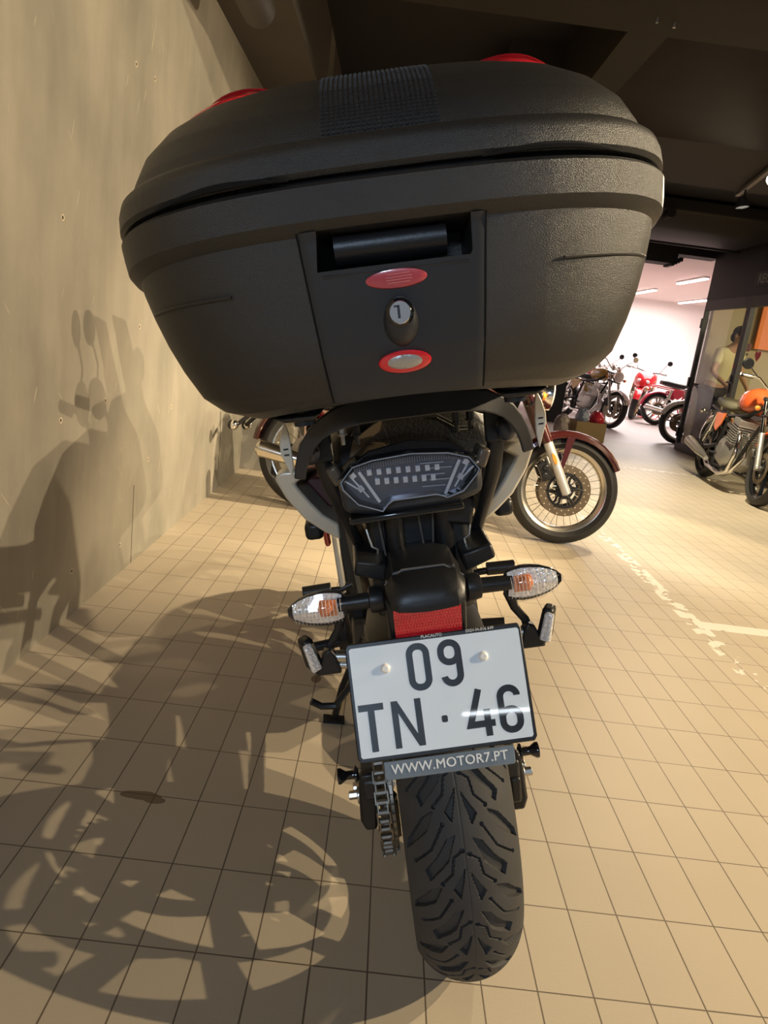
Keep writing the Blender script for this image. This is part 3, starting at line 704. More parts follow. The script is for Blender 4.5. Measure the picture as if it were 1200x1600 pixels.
    # tank, seat, tail
    tk = c.get('tanklen', 0.42)
    t0 = hx - 0.10 - c.get('tshift', 0); ts = c.get('tscale', 1.0)
    loft_y([(a_, b_ + (ts - 1) * .08, c_ * (1 + (ts - 1) * .5), d_ * ts) for a_, b_, c_, d_ in [(t0 + .02, .86, .05, .05), (t0 - .04, .87, .11, .085), (t0 - .14, .87, .145, .105), (t0 - .28, .86, .145, .10), (t0 - tk + .02, .835, .10, .07), (t0 - tk - .02, .82, .06, .04)]], 2.6).out('fuel_tank', paint, root)
    G().lathe([(0, .012), (.025, .012), (.03, 0), (0, 0)], (0, t0 - .13, .972), 'Z', 18, False).out('fuel_cap', M_CHR, root)
    s0 = t0 - tk + .03
    for s in (-1, 1):
        G().prism([(0, 0), (.12, .01), (.15, .045), (.02, .05)], (s * .143, t0 - .24, .85), (0, 1, 0), (0, 0, 1), (s * .004, 0, 0)).out('tank_badge', c.get('badge', M_SILVB), root, bevel=0.001)
    loft_y([(s0, .80, .09, .035), (s0 - .12, .785, .125, .045), (s0 - .34, .795, .135, .055), (s0 - .56, .825, .12, .050), (s0 - .66, .835, .09, .035)], 2.6).out('seat', c.get('seat', M_SEAT), root)
    for s in (-1, 1):
        G().prism([(.08, .70), (.34, .715), (.30, .60), (.20, .52), (.12, .56)], (s * .135, .12, 0), (0, 1, 0), (0, 0, 1), (s * .014, 0, 0)).out('side_panel', c.get('sidemat', paint), root, bevel=0.004)
    fender(0, Rr, Rr + .035, 60, 172, .17).out('rear_fender', c.get('rfmat', c.get('fendermat', paint)), root)
    tz = c.get('tlz', .66)
    tl = G().box((0, -.27, tz), (.12, .07, .09), rot=(-.3, 0, 0)).out('tail_light_housing', M_CHR, root, bevel=.01)
    G().box((0, -.31, tz - .01), (.11, .03, .075), rot=(-.3, 0, 0)).out('tail_light', M_RED, tl, bevel=.01)
    for s in (-1, 1):
        turn_signal(root, s * .16, c.get('sigy', -.22), c.get('sigz', .68), c.get('siglens', M_AMB), r=.034 if c.get('sigy') else .028)
        if c.get('sigy'): G().tube([(s * .06, -.12, .66), (s * .07, -.33, .56), (s * .11, c['sigy'], c['sigz'])], .012, n=8).out('signal_bracket', M_BLK, root)
        turn_signal(root, s * .19, hx + .09, .83, M_AMB, back=False)
    if not c.get('fairing'):
        h = G().lathe([(0, -.09), (.05, -.08), (.085, -.02), (.095, .03), (.095, .045), (.088, .045), (0, .045)], (0, hx + .13, .86), 'Y', 28, False).out('headlight', c.get('lampmat', M_CHR), root)
        G().ball((0, hx + .175, .86), (.085, .02, .085), 22, 10).out('headlight_lens', M_OPTIC, h)
        for x in (-.055, .055):
            G().cyl((x, hx + .01, 1.01), (x, hx + .05, .98), .042, n=18).out('gauge', M_CHR, root, bevel=.004)
    else:
        fm = paint
        b = G().loft([sect(hx + .34, .74, .05, .05, e=2.2), sect(hx + .27, .78, .13, .12, e=2.4), sect(hx + .14, .80, .20, .19, e=2.4), sect(hx + .0, .80, .225, .20, e=2.6), sect(hx - .10, .78, .215, .17, e=2.6)])
        b.out('front_fairing', fm, root)
        for s in (-1, 1):
            G().prism([(hx + .10, .78), (hx - .16, .84), (hx - .32, .70), (.52, .34), (.60, .20), (hx - .10, .22), (hx + .06, .50)], (s * .195, 0, 0), (0, 1, 0), (0, 0, 1), (s * .016, 0, 0)).out('side_fairing', c.get('fair2', fm), root, bevel=.012)
            G().prism([(hx - .05, .74), (hx - .30, .66), (.70, .52), (hx - .12, .50)], (s * .212, 0, 0), (0, 1, 0), (0, 0, 1), (s * .003, 0, 0)).out('fairing_graphic', c.get('graphic', mat('white_fairing_paint', (.75, .72, .70), .3, coat=.5)), root)
            G().ball((s * .08, hx + .285, .80), (.05, .045, .035), 14, 8).out('headlight', M_OPTIC, root)
        G().loft([[(x * k, hx + .24 - .14 * q, .88 + .24 * q) for x in (-.13, -.07, 0, .07, .13)] + [(x * k, hx + .235 - .14 * q, .88 + .24 * q) for x in (.13, .07, 0, -.07, -.13)] for q, k in ((0, 1), (.5, .9), (1, .65))]).out('windscreen', M_LENS, root)
        loft_y([(s0 - .28, .84, .11, .05), (s0 - .50, .88, .12, .06), (s0 - .72, .92, .08, .045), (s0 - .80, .93, .04, .02)], 2.6).out('tail_cowl', fm, root)
    return root

def paintm(n, col, rough=.22): return mat(n, col, rough, coat=.7)
P_MAROON = paintm('maroon_metallic_paint', (.055, .010, .009))
P_ORANGE = paintm('metallic_orange_paint', (.62, .11, .03))
P_ORPANEL = paintm('bright_orange_paint', (.90, .20, .03), .35)
P_GOLD = paintm('gold_paint', (.45, .27, .05))
P_REDP = paintm('bright_red_paint', (.72, .02, .03))
P_PINKR = paintm('crimson_paint', (.70, .04, .10))
P_WHITEP = paintm('white_paint', (.72, .68, .66))
P_BLACKP = paintm('black_paint', (.015, .015, .017))
P_SILV = paintm('silver_paint', (.45, .43, .42))

moto('maroon_motorcycle', 'maroon motorcycle parked crosswise beyond the top case, spoked front wheel at right', 'motorcycle',
     (0.110, 3.21, 0), radians(-93.6), radians(-7), dict(paint=P_MAROON, wheel='wire', rim=mat('polished_wheel_rim', (.62, .58, .50), .25, metal=.9), hi=True, spokes=32, WB=1.50, Rr=.325, Rf=.318, sigy=-.45, sigz=.44, siglens=M_BLK, tlz=.80, tf=.072, wf=.115, tr=.085,
     slider=mat('silver_fork_slider', (.55, .55, .55), .35, metal=.4), shroud=P_MAROON, shroudr=.030, sidereflector=True, fendermat=P_MAROON, fstay=True, ff=(28, 150), muffler=mat('polished_muffler', (.78, .74, .66), .18, metal=1), trail=.33, fd=.150, seat=M_SEAT))
moto('orange_motorcycle', 'metallic orange retro motorcycle with grey seat parked beside the glass office front', 'motorcycle',
     (4.06, 6.80, 0), radians(174), radians(-6), dict(paint=P_ORANGE, sidemat=P_ORPANEL, seat=mat('grey_green_vinyl', (.20, .19, .13), .55), wheel='cast', n=7, rim=P_BLACKP, WB=1.50, Rr=.325, Rf=.33, four=True, framemat=M_BMET,
     fendermat=P_ORANGE, rfmat=M_CHR, bar=.10, mh=.10, hi=False, shock=M_CHR, muffler=mat('satin_chrome', (.85, .82, .74), .32, metal=.9), mr=1.08, tanklen=.50, tshift=.05, tscale=1.25))
moto('gold_motorcycle', 'gold motorcycle with spoked front wheel and chrome headlight, frontmost of the showroom row', 'motorcycle',
     (3.80, 12.55, 0), radians(180 + 20.5), radians(-8), dict(paint=P_GOLD, wheel='wire', rim=mat('polished_wheel_rim', (1, 1, 1)), WB=1.42, fendermat=M_CHR, lampmat=M_CHR, bar=.12, mh=.12, mirmat=M_CHR, spokes=20))
moto('red_naked_motorcycle', 'red and gold motorcycle seen head-on right behind the gold one', 'motorcycle',
     (6.20, 15.30, 0), radians(154.5), radians(-7), dict(paint=P_REDP, wheel='cast', rim=P_GOLD, wf=.13, wr=.19, fairing=True, fair2=P_GOLD, fendermat=P_REDP, roundmirror=True, bar=.02, mh=.24, spokes=16))
moto('red_sport_motorcycle', 'crimson and white sport motorcycle standing side-on against the white showroom wall', 'motorcycle',
     (5.80, 13.25, 0), radians(-93), radians(-7), dict(paint=P_PINKR, wheel='cast', rim=M_ALU, wf=.12, wr=.18, fairing=False, sidemat=P_PINKR, framemat=P_REDP, fendermat=P_PINKR, bar=.08, roundmirror=False, mirmat=M_BLK, four=False))
moto('red_racing_motorcycle', 'red and cream faired motorcycle with a big silver front wheel beside the glass office corner', 'motorcycle',
     (6.42, 9.98, 0), radians(90), radians(-4), dict(paint=P_REDP, fair2=P_REDP, graphic=mat('cream_fairing_paint', (.70, .55, .40), .35), wheel='cast', n=3, rim=mat('pale_silver_rim', (.62, .60, .58), .3, metal=.5), hi=False, fairing=True, wf=.12, wr=.19, Rf=.32, bar=.0, mh=.16, mirmat=P_REDP, roundmirror=False, fendermat=P_WHITEP))
moto('white_motorcycle', 'white and crimson motorcycle with white front fender left of the gold one', 'motorcycle',
     (4.25, 14.60, 0), radians(180 + 13), radians(-8), dict(paint=P_PINKR, wheel='wire', rim=P_SILV, fendermat=P_WHITEP, lampmat=M_CHR, bar=.10, slider=M_ALU, spokes=16))
moto('black_motorcycle', 'black motorcycle with black front fender at the left end of the showroom row', 'motorcycle',
     (3.12, 14.60, 0), radians(180 + 9), radians(-8), dict(paint=P_BLACKP, wheel='wire', rim=P_SILV, fendermat=P_BLACKP, lampmat=P_BLACKP, bar=.10, slider=P_SILV, spokes=16))
# red paddock stand under the red motorcycle
ps = G()
ps.tube([(6.05, 14.7, .015), (6.35, 14.7, .015), (6.42, 14.75, .10), (6.38, 14.78, .26), (6.2, 14.8, .30)], .016, n=6)
ps.tube([(6.05, 15.0, .015), (6.35, 15.0, .015), (6.42, 15.0, .10), (6.38, 14.98, .26), (6.2, 14.96, .30)], .016, n=6)
ps.tube([(6.05, 14.7, .015), (6.05, 15.0, .015)], .014, n=6)
tag(ps.out('paddock_stand', P_REDP), 'red tubular paddock stand on the floor beside the red and gold motorcycle', 'stand')

# ================================================================== the main motorcycle
LEAN, YAW = radians(-13.8), radians(4.0)
BIKE = Matrix.Translation((0.766, 0.1415, 0)) @ Matrix.Rotation(YAW, 4, 'Z') @ Matrix.Rotation(LEAN, 4, 'Y')
bike = thing('motorcycle', 'black touring motorcycle in the foreground seen from behind, plate 09 TN-46, carrying a top case', 'motorcycle')
bike.matrix_world = BIKE
X, Y, Z = Vector((1, 0, 0)), Vector((0, 1, 0)), Vector((0, 0, 1))
R0 = .315

# ---- rear tyre with its tread cut in
def tread():
    P = .110
    def tri(q, a, b, c): pass
    polys, lines = [], []
    thick = [(-3, 12), (34, 26), (66, 57), (50, 63), (28, 42), (3, 25)]
    outer = [(-37, 40), (-28, 59), (8, 92), (24, 97), (-9, 53)]
    tri_ = [(43, 3), (62, 14), (76, 23), (90, 14), (66, 8)]
    thin = [(19, 5), (28, 18), (51, 22), (67, 38)]
    thino = [(-18, 28), (17, 49), (40, 80)]
    for s in (1, -1):
        off = 0 if s > 0 else -6
        for p in (thick, outer, tri_): polys.append([((a + off) / 1000, s * b / 1000) for a, b in p])
        for p in (thin, thino): lines.append([((a + off) / 1000, s * b / 1000) for a, b in p])
    def inside(poly, x, y):
        c = False; j = len(poly) - 1
        for i in range(len(poly)):
            xi, yi = poly[i]; xj, yj = poly[j]
            if (yi > y) != (yj > y) and x < (xj - xi) * (y - yi) / (yj - yi) + xi: c = not c
            j = i
        return c
    def seg(p, a, b):
        dx, dy = b[0] - a[0], b[1] - a[1]; t = max(0, min(1, ((p[0] - a[0]) * dx + (p[1] - a[1]) * dy) / (dx * dx + dy * dy)))
        return math.hypot(p[0] - a[0] - t * dx, p[1] - a[1] - t * dy)
    def depth(u, s):
        d = 0.0
        if abs(s + .0015) < .0006: d = .0006
        for k in (-P, 0, P):
            x = u + k
            for po in polys:
                if inside(po, x, s): return .0062
            for li in lines:
                for a, b in zip(li, li[1:]):
                    q = seg((x, s), a, b)
                    if q < .0013: d = max(d, .0045)
                for e in (li[0], li[-1]):
                    if math.hypot(x - e[0], s - e[1]) < .0030: d = max(d, .006)
        return d
    NS = 170; SM = .106
    table = {}
    NT = 92
    tab = [[depth(P * i / NT - .0, -SM + 2 * SM * j / NS) for j in range(NS + 1)] for i in range(NT)]
    g = G(); bm = g.bm; Rc = .092
    fine = NT / P                     # rows per metre
    rows = []
    tot = 2 * pi * R0; n_per = 18; per = tot / n_per
    # fine rows over the rear half the photo shows, coarse elsewhere
    k = 0; angs = []
    NR = n_per * NT
    for i in range(NR):
        th = 2 * pi * i / NR - pi        # angle about axle measured from the rear, + is down
        if -1.5 < th < 1.5 or i % 6 == 0: angs.append((i, th))
    for i, th in angs:
        row = []
        for j in range(NS + 1):
            if not (-1.5 < th < 1.5) and False: pass
            s = -SM + 2 * SM * j / NS; ph = s / Rc
            u = i + int(.107 / P * NT)
            dd = tab[u % NT][j] if abs(s) < .1045 else 0
            r = R0 - Rc + (Rc - dd) * cos(ph); a = (Rc - dd) * sin(ph)
            row.append(bm.verts.new((a, -r * cos(th), -r * sin(th))))
        rows.append(row)
    m = len(rows)
    for i in range(m):
        a, b = rows[i], rows[(i + 1) % m]
        for j in range(NS): bm.faces.new((a[j], b[j], b[j + 1], a[j + 1]))
    # side walls down to the bead
    for e, sg in ((0, -1), (NS, 1)):
        prev = [r[e] for r in rows]
        for rr, aa in ((.248, .0845), (.235, .081), (.222, .072), (.213, .066)):
            cur = [bm.verts.new((sg * aa, -rr * cos(t), -rr * sin(t))) for _, t in angs]
            for i in range(m):
                j = (i + 1) % m
                bm.faces.new((prev[i], prev[j], cur[j], cur[i]) if sg < 0 else (prev[i], cur[i], cur[j], prev[j]))
            prev = cur
    return g
rw = wheel(bike, 'rear_wheel', 0, R0, .16, .212, P_BLACKP, 'cast', 8, True, 1, discr=.115, mtyre=M_RUBF, z=R0)
rw.location.x = .006
for ch in list(rw.children):
    if ch.name.startswith('tyre'): bpy.data.objects.remove(ch)
tread().out('tyre', M_RUBF, rw, smooth=28)
# sprocket on the left
g = G().lathe([(.085, -.098), (.105, -.098), (.105, -.093), (.085, -.093)], (0, 0, 0), 'X', 44)
for k in range(44):
    a = 2 * pi * k / 44; g.box((-.0955, cos(a) * .108, sin(a) * .108), (.005, .006, .008), rot=(a, 0, 0))
for k in range(5):
    a = 2 * pi * k / 5; g.tube([(-.0955, cos(a) * .03, sin(a) * .03), (-.0955, cos(a) * .09, sin(a) * .09)], .009, n=6)
g.out('sprocket', M_CHAIN, rw)
wheel(bike, 'front_wheel', 1.45, .30, .115, .215, P_BLACKP, 'cast', 5, True, 1, both=True, discr=.14)

# ---- chain: rear wrap plus two runs
def chain():
    g = G(); xc = -.106; rr = .112; pts = []
    n = 14
    for i in range(n + 1):
        t = radians(90 + 180 * i / n); pts.append((cos(t) * rr, R0 + sin(t) * rr))
    top = [(y, R0 + rr + y * .02) for y in [.50 - .0158 * k for k in range(31)]]
    bot = [(.016 * k, R0 - rr + k * .0012) for k in range(1, 32)]
    pts = top + pts + bot
    L = []; acc = 0
    q = [Vector((0, a, b)) for a, b in pts]
    step = .0158; cur = q[0].copy(); out = [cur.copy()]; i = 1
    while i < len(q):
        d = (q[i] - cur).length
        if d < step: i += 1; continue
        cur = cur + (q[i] - cur).normalized() * step; out.append(cur.copy())
    for k, (a, b) in enumerate(zip(out, out[1:])):
        w = .0125 if k % 2 else .0095
        d = (b - a); ang = atan2(d.z, d.y); mid = (a + b) / 2
        for s in (-1, 1):
            g.box((xc + s * w * .85, mid.y, mid.z), (.0022, .0205, .0140), rot=(ang, 0, 0))
        g.cyl((xc - .0085, a.y, a.z), (xc + .0085, a.y, a.z), .0054, n=8)
    return g
chain().out('chain', M_CHAIN, bike)

# ---- swing arm, axle, adjusters, bobbins
for s in (-1, 1):
    g = G().loft([[(s * (.122 + dx), y, z) for dx, z in ((-.017, zc - h), (.017, zc - h), (.017, zc + h), (-.017, zc + h))] for y, zc, h in ((-.055, .345, .020), (.0, .345, .030), (.12, .35, .033), (.40, .40, .045), (.50, .42, .05))])
    g.out('swingarm', mat('dark_grey_swingarm', (.03, .03, .032), .4, metal=.3), bike, bevel=.006)
    G().loft([[(s * x, -.050, z) for x, z in ((.112, .375), (.142, .375), (.147, .33), (.150, .283), (.143, .262), (.122, .262), (.119, .29))],
              [(s * x, -.030, z) for x, z in ((.112, .375), (.142, .375), (.147, .33), (.150, .283), (.143, .262), (.122, .262), (.119, .29))]]).out('axle_block', M_BMET, bike, bevel=.005)
    G().cyl((s * .14, 0, R0), (s * .158, 0, R0), .013, n=6).out('axle_nut', M_STEEL, bike, bevel=.001)
    G().cyl((s * .142, -.02, .318), (s * .151, -.02, .318), .016, n=20).cyl((s * .151, -.02, .318), (s * .166, -.02, .318), .008, n=6).out('adjuster_bolt', M_STEEL, bike, bevel=.001)
    G().lathe([(.009, s * .144), (.015, s * .147), (.015, s * .150), (.008, s * .153), (.0075, s * .166), (.014, s * .176), (.014, s * .181), (.006, s * .183), (0, s * .183), (0, s * .144)], (0, -.015, .356), 'X', 22, False).out('paddock_bobbin', M_GLOSS, bike)
g = G().box((.128, -.01, .31), (.02, .10, .05)).cyl((.105, .05, .36), (.135, .05, .36), .02)
g.out('rear_caliper', M_BLK, bike, bevel=.005)
# hugger over the tyre and inner mudguard
fender(0, R0, R0 + .018, 58, 128, .20).out('tyre_hugger', M_BLK, bike)
G().loft([[(x, y, z) for x, y in ((-.075, -.15), (.075, -.15), (.085, .06), (-.085, .06))] for z in (.70, .89)]).out('inner_mudguard', M_BLK, bike, bevel=.012)
for x in (-.045, .012):
    g = G().stroke([(x - .006, .79), (x + .004, .79), (x + .010, .865), (x - .012, .865)], .0028, (0, -.163, 0), X, Z, (0, .012, 0), closed=True)
    g.out('mudguard_rib', mat('painted_edge_shine', (.09, .08, .07), .35), bike)  # paler colour stands for light shining on the slot edges
G().box((.055, -.155, .86), (.05, .03, .045), rot=(0, .2, 0)).out('connector_box', M_BLK, bike, bevel=.006)
for s in (-1, 1):
    G().loft([[(s * x, y, z) for x, z in ((.052, z0 + .012), (.095, z0 + .022), (.100, z0), (.056, z0 - .016))] for y, z0 in ((-.20, .792), (-.08, .80), (.05, .78))]).out('mudguard_wing', M_BLK, bike, bevel=.004)
    G().tube([(s * .075, -.16, .845), (s * .070, -.165, .82), (s * .062, -.165, .815), (s * .066, -.165, .795)], .0018, n=6).out('cable', M_STEEL, bike)
    G().cyl((s * .04, -.12, .44), (s * .035, -.16, .88), .014).out('plate_carrier_rail', M_BMET, bike)

# ---- tail light
def tl_outline(k=1.0, dx=0.0):
    c = (-.009, .931)
    p = [(-.086, .958), (-.060, .964), (-.009, .967), (.040, .962), (.067, .953), (.079, .936), (.076, .930), (.056, .909), (.034, .903), (.028, .906), (.020, .909), (-.038, .908), (-.045, .904), (-.053, .895), (-.084, .908), (-.101, .930), (-.103, .940)]
    return [((x - c[0]) * k + c[0] + dx, (z - c[1]) * k + c[1]) for x, z in p]
tb = G().loft([[(x, -.262, z) for x, z in tl_outline(1)], [(x, -.268, z) for x, z in tl_outline(.97)], [(x, -.268, z) for x, z in tl_outline(.92)], [(x, -.250, z) for x, z in tl_outline(.90)], [(x, -.248, z) for x, z in tl_outline(.2)]], caps=False)
g2 = G().loft([[(x, -.2465, z) for x, z in tl_outline(1)], [(x, -.200, z) for x, z in tl_outline(.99)]], caps=True)
tlo = tb.out('tail_light', M_GLOSS, bike, smooth=30)
g2.out('tail_light_body', M_BLK, tlo)
G().prism(tl_outline(.90), (0, -.2500, 0), X, Z, (0, .002, 0)).out('smoked_reflector', mat('dark_chromed_reflector', (.20, .20, .23), .25, metal=.6), tlo, smooth=0)
G().stroke(tl_outline(.955), .0016, (0, -.2682, 0), X, Z, (0, -.0012, 0), closed=True).out('lens_edge', mat('blue_grey_lens_edge', (.22, .26, .34), .15, coat=1.0), tlo)
for z, n, x0, x1 in ((.9445, 8, -.062, .024), (.9315, 7, -.053, .018)):
    for i in range(n):
        x = x0 + (x1 - x0) * i / (n - 1)
        G().box((x, -.2535, z - .0035 * (i / (n - 1)) + .001), (.0058, .006, .0072)).box((x, -.2575, z - .0035 * (i / (n - 1)) + .001), (.003, .002, .0035)).out('led', M_LED, tlo, smooth=0)
for s in (-1, 1):
    cx = -.011
    for d0, w in ((.054, .0038), (.067, .0020), (.078, .0020)):
        h = .021 if d0 < .06 else (.016 if d0 < .07 else .009)
        zc = .927 if d0 < .06 else (.930 if d0 < .07 else .934)
        G().stroke([(cx + s * (d0 + .010), zc + h), (cx + s * (d0 - .012), zc - h)], w, (0, -.253, 0), X, Z, (0, -.004, 0)).out('light_bar', M_LED, tlo, smooth=0)
    for (dx, dz) in ((.072, .012), (.064, -.006)):
        G().box((cx + s * dx, -.254, .932 + dz), (.007, .006, .007), rot=(0, .6 * s, 0)).out('led', M_LED, tlo, smooth=0)
for k in range(5):
    G().box((.018 + .010 * (k % 2), -.2535, .918 + .0075 * k), (.030, .002, .0014), rot=(0, .04, 0)).out('light_strip', mat('silver_light_strip', (.6, .62, .66), .25, metal=.6), tlo, smooth=0)
rb = G()
for k in range(46):
    x = -.080 + .138 * k / 45; zt = .9605 - ((x + .009) / .09) ** 2 * .006
    rb.box((x, -.256, zt - .0045), (.0012, .004, .008))
rb.out('ribbed_band', mat('clear_ribbing', (.30, .31, .34), .2, metal=.4), tlo, smooth=0)
G().loft([[(x, -.2665, z) for x, z in tl_outline(.93)], [(x, -.2685, z) for x, z in tl_outline(.90)], [(x, -.2690, z) for x, z in tl_outline(.4)]], caps=True).out('clear_lens', M_LENS, tlo)
# tail cowl under and around the lamp
G().loft([[(x, -.245, z) for x, z in ((-.104, .938), (-.100, .894), (-.060, .885), (.045, .888), (.082, .900), (.083, .938))], [(x, -.10, z) for x, z in ((-.112, .95), (-.105, .885), (-.060, .875), (.045, .875), (.090, .885), (.095, .95))],
          [(x, .10, z) for x, z in ((-.112, .95), (-.105, .87), (-.060, .86), (.045, .86), (.095, .87), (.10, .95))]]).out('tail_cowl', M_CASEP, bike, bevel=.008)
G().box((-.02, -.235, .884), (.15, .03, .010), rot=(0, -.02, 0)).out('tail_lower_lip', M_GLOSS, bike, bevel=.003)
G().prism([(-.100, .944), (-.060, .972), (-.009, .980), (.045, .972), (.078, .948), (.07, .945), (-.009, .966), (-.09, .947)], (0, -.25, 0), X, Z, (0, .06, 0)).out('tail_upper_trim', M_GLOSS, bike, bevel=.003)
for s, x in ((-1, -.105), (1, .085)):
    G().box((x, -.225, .944), (.016, .04, .026), rot=(0, .4 * s, 0)).out('tail_corner_trim', mat('brownish_gloss_trim', (.10, .08, .06), .25), bike, bevel=.004)
# ---- seat with stitched piping
def seat_sec(y, w, zt, zb):
    o = [(-w, y, zb)]
    for k in range(17):
        t = pi - pi * k / 16
        o.append((w * math.copysign(abs(cos(t)) ** .72, cos(t)), y, zb + .012 + (zt - zb - .012) * max(0, sin(t)) ** .62))
    return o + [(w, y, zb)]
so = G().loft([seat_sec(-.172, .100, .980, .936), seat_sec(-.170, .108, .990, .935), seat_sec(-.163, .113, .996, .935), seat_sec(-.12, .117, 1.003, .93), seat_sec(-.04, .120, 1.008, .925), seat_sec(.08, .122, 1.008, .92), seat_sec(.26, .125, .99, .89), seat_sec(.36, .12, .93, .85), seat_sec(.55, .13, .88, .80), seat_sec(.74, .09, .87, .80)])
seat = so.out('seat', M_SEAT, bike, smooth=50)
for s in (-1, 1):
    st = G()
    path = [(s * .040, -.168, .9965), (s * .055, -.170, .987), (s * .068, -.172, .977), (s * .080, -.170, .976), (s * .098, -.155, .982)]
    st.tube(path, .0016, n=6)
    st.out('seat_piping', mat('dark_piping', (.05, .045, .04), .5), seat)
    for a, b in zip(path, path[1:]):
        for k in range(6):
            p = Vector(a).lerp(Vector(b), (k + .2) / 6) + Vector((0, -.002, -.004)); q = Vector(a).lerp(Vector(b), (k + .7) / 6) + Vector((0, -.002, -.004))
            G().cyl(p, q, .0006, n=5).out('stitch', mat('pale_thread', (.55, .50, .42), .7), seat, smooth=0)
G().loft([[(x, -.172 - .006 * (z - .95) / .05, z) for x, z in ((-.088, .945), (-.078, .975), (-.055, .99), (-.035, 1.0), (-.040, .985), (-.060, .972), (-.074, .950))], [(x, -.165, z) for x, z in ((-.088, .945), (-.078, .975), (-.055, .99), (-.035, 1.0), (-.040, .985), (-.060, .972), (-.074, .950))]]).out('seat_strap', mat('tan_strap', (.30, .22, .13), .6), seat)
# ---- grab rails (champagne)
GR = [(.149, .918), (.160, .925), (.185, .9265), (.197, .9215), (.198, .914), (.187, .884), (.163, .846), (.137, .822), (.113, .805), (.112, .832), (.134, .850), (.150, .872), (.166, .898), (.170, .9055), (.160, .911)]
for s in (-1, 1):
    dx = -.004
    g = G().loft([[(s * x + dx, -.075 + .10 * (.93 - z), z) for x, z in GR], [(s * x * 1.0 + dx, -.035 + .10 * (.93 - z), z) for x, z in GR], [(s * (x - (x - .11) * .35 * ((z - .80) / .125)) + dx, .02 + .35 * (.93 - z), z - .012 * (z > .88)) for x, z in GR]])
    gr = g.out('grab_rail', M_CHAMP, bike, bevel=.006, seg=3)
    G().loft([[(s * x + dx, y, z) for x, z in ((.110, .845), (.128, .855), (.158, .900), (.150, .905), (.112, .90))] for y in (-.03, .20)]).out('side_cowl', mat('dark_red_side_cowl', (.06, .016, .02), .3, coat=.5), bike, bevel=.004)
    G().box((s * .155 + dx, .02, .815), (.03, .10, .03)).out('pannier_mount', M_BLK, bike, bevel=.008)
    G().tube([(s * .12, .30, .60), (s * .15, .30, .59), (s * .215, .28, .60)], .008, n=8).cyl((s * .165, .285, .60), (s * .225, .28, .60), .014).out('passenger_footpeg', M_BLK, bike, bevel=.002)
    G().loft([[(s * .135, y, z) for y, z in ((.30, .58), (.34, .58), (.30, .72), (.26, .72))], [(s * .148, y, z) for y, z in ((.30, .58), (.34, .58), (.30, .72), (.26, .72))]]).out('footpeg_bracket', M_CHAMP, bike, bevel=.004)
# ---- luggage rack: hoop, leaf end caps, struts, bolts
def hoop():
    tab = [(0, -.34, 1.0515), (.022, -.34, 1.0512), (.04, -.34, 1.050), (.065, -.337, 1.046), (.09, -.331, 1.038), (.107, -.324, 1.028), (.120, -.317, 1.017), (.131, -.308, 1.002), (.139, -.300, .986), (.1445, -.292, .970), (.148, -.286, .955)]
    full = [(-x, y, z) for x, y, z in tab[:0:-1]] + tab
    rings = []
    for i, (x, y, z) in enumerate(full):
        p, q = full[max(0, i - 1)], full[min(len(full) - 1, i + 1)]
        t = Vector((q[0] - p[0], 0, q[2] - p[2])).normalized(); n = Vector((t.z, 0, -t.x))
        w = .031 - .017 * (abs(x) / .148) ** 2
        a = Vector((x - .006, y, z)); b = a + n * w + Vector((0, -.012 * (1 - (abs(x) / .148) ** 2), 0))
        rings.append([a, b, b + Vector((0, .008, 0)), a + Vector((0, .010, 0))])
    return G().loft(rings)
hoop().out('rack_hoop', M_CASEP, bike, bevel=.002, smooth=50)
G().loft([[(x, y, z) for x, y in ((-.11, -.26), (-.09, -.30), (.08, -.30), (.10, -.26), (.10, -.06), (-.11, -.06))] for z in (1.030, 1.040)]).out('rack_plate', M_BLK, bike, bevel=.004)
for s in (-1, 1):
    x0 = -.003 + s * .1525
    lp = [(0, 1.026), (.007, 1.014), (.0125, .998), (.0125, .985), (.006, .970), (0, .955), (-.004, .972), (-.0045, .99), (-.004, 1.01)]
    g = G().loft([[(x0 + s * p * .8, y, z) for p, z in lp] for y in (-.283, -.279)])
    lf = g.out('rack_end_cap', M_CHAMP, bike, bevel=.0012)
    for z in (.985, .992): G().box((x0 + s * .003, -.2840, z), (.006, .001, .0018)).out('cap_emblem', M_BLK, lf, smooth=0)
    G().ball((-.008 + s * .126, -.245, .980), (.014, .014, .018), 18, 12).out('rubber_stop', mat('blue_black_rubber', (.018, .020, .028), .3), bike)
    # struts
    pts = [(s * .114 - .006, -.215, 1.015), (s * .114 - .006, -.215, .955), (s * .109 - .004, -.20, .918), (s * .098 - .002, -.16, .862), (s * .086, -.11, .80), (s * .082, -.08, .755)]
    rings = []
    for i, p in enumerate(pts):
        w = (.0105, .0105, .0105, .009, .0075, .0075)[i]
        rings.append([(p[0] + a * w, p[1] + b * .010, p[2]) for a, b in ((-1, -.6), (-.6, -1), (.6, -1), (1, -.6), (1, .6), (.6, 1), (-.6, 1), (-1, .6))])
    G().loft(rings).out('rack_strut', M_BMET, bike, smooth=50)
    G().box((s * .114 - .006, -.226, .985), (.030, .006, .05)).out('rack_bracket', M_BMET, bike, bevel=.003)
    for dx, z in ((.082, 1.000), (.064, .998)):
        G().cyl((s * dx - .008, -.24, z + .012), (s * dx - .008, -.24, z - .006), .0052, n=6).cyl((s * dx - .008, -.24, z - .006), (s * dx - .008, -.24, z - .018), .003, n=8).cyl((s * dx - .008, -.24, z - .004), (s * dx - .008, -.24, z - .006), .007, n=14).out('rack_bolt', M_STEEL if s < 0 and dx > .07 else M_BMET, bike)
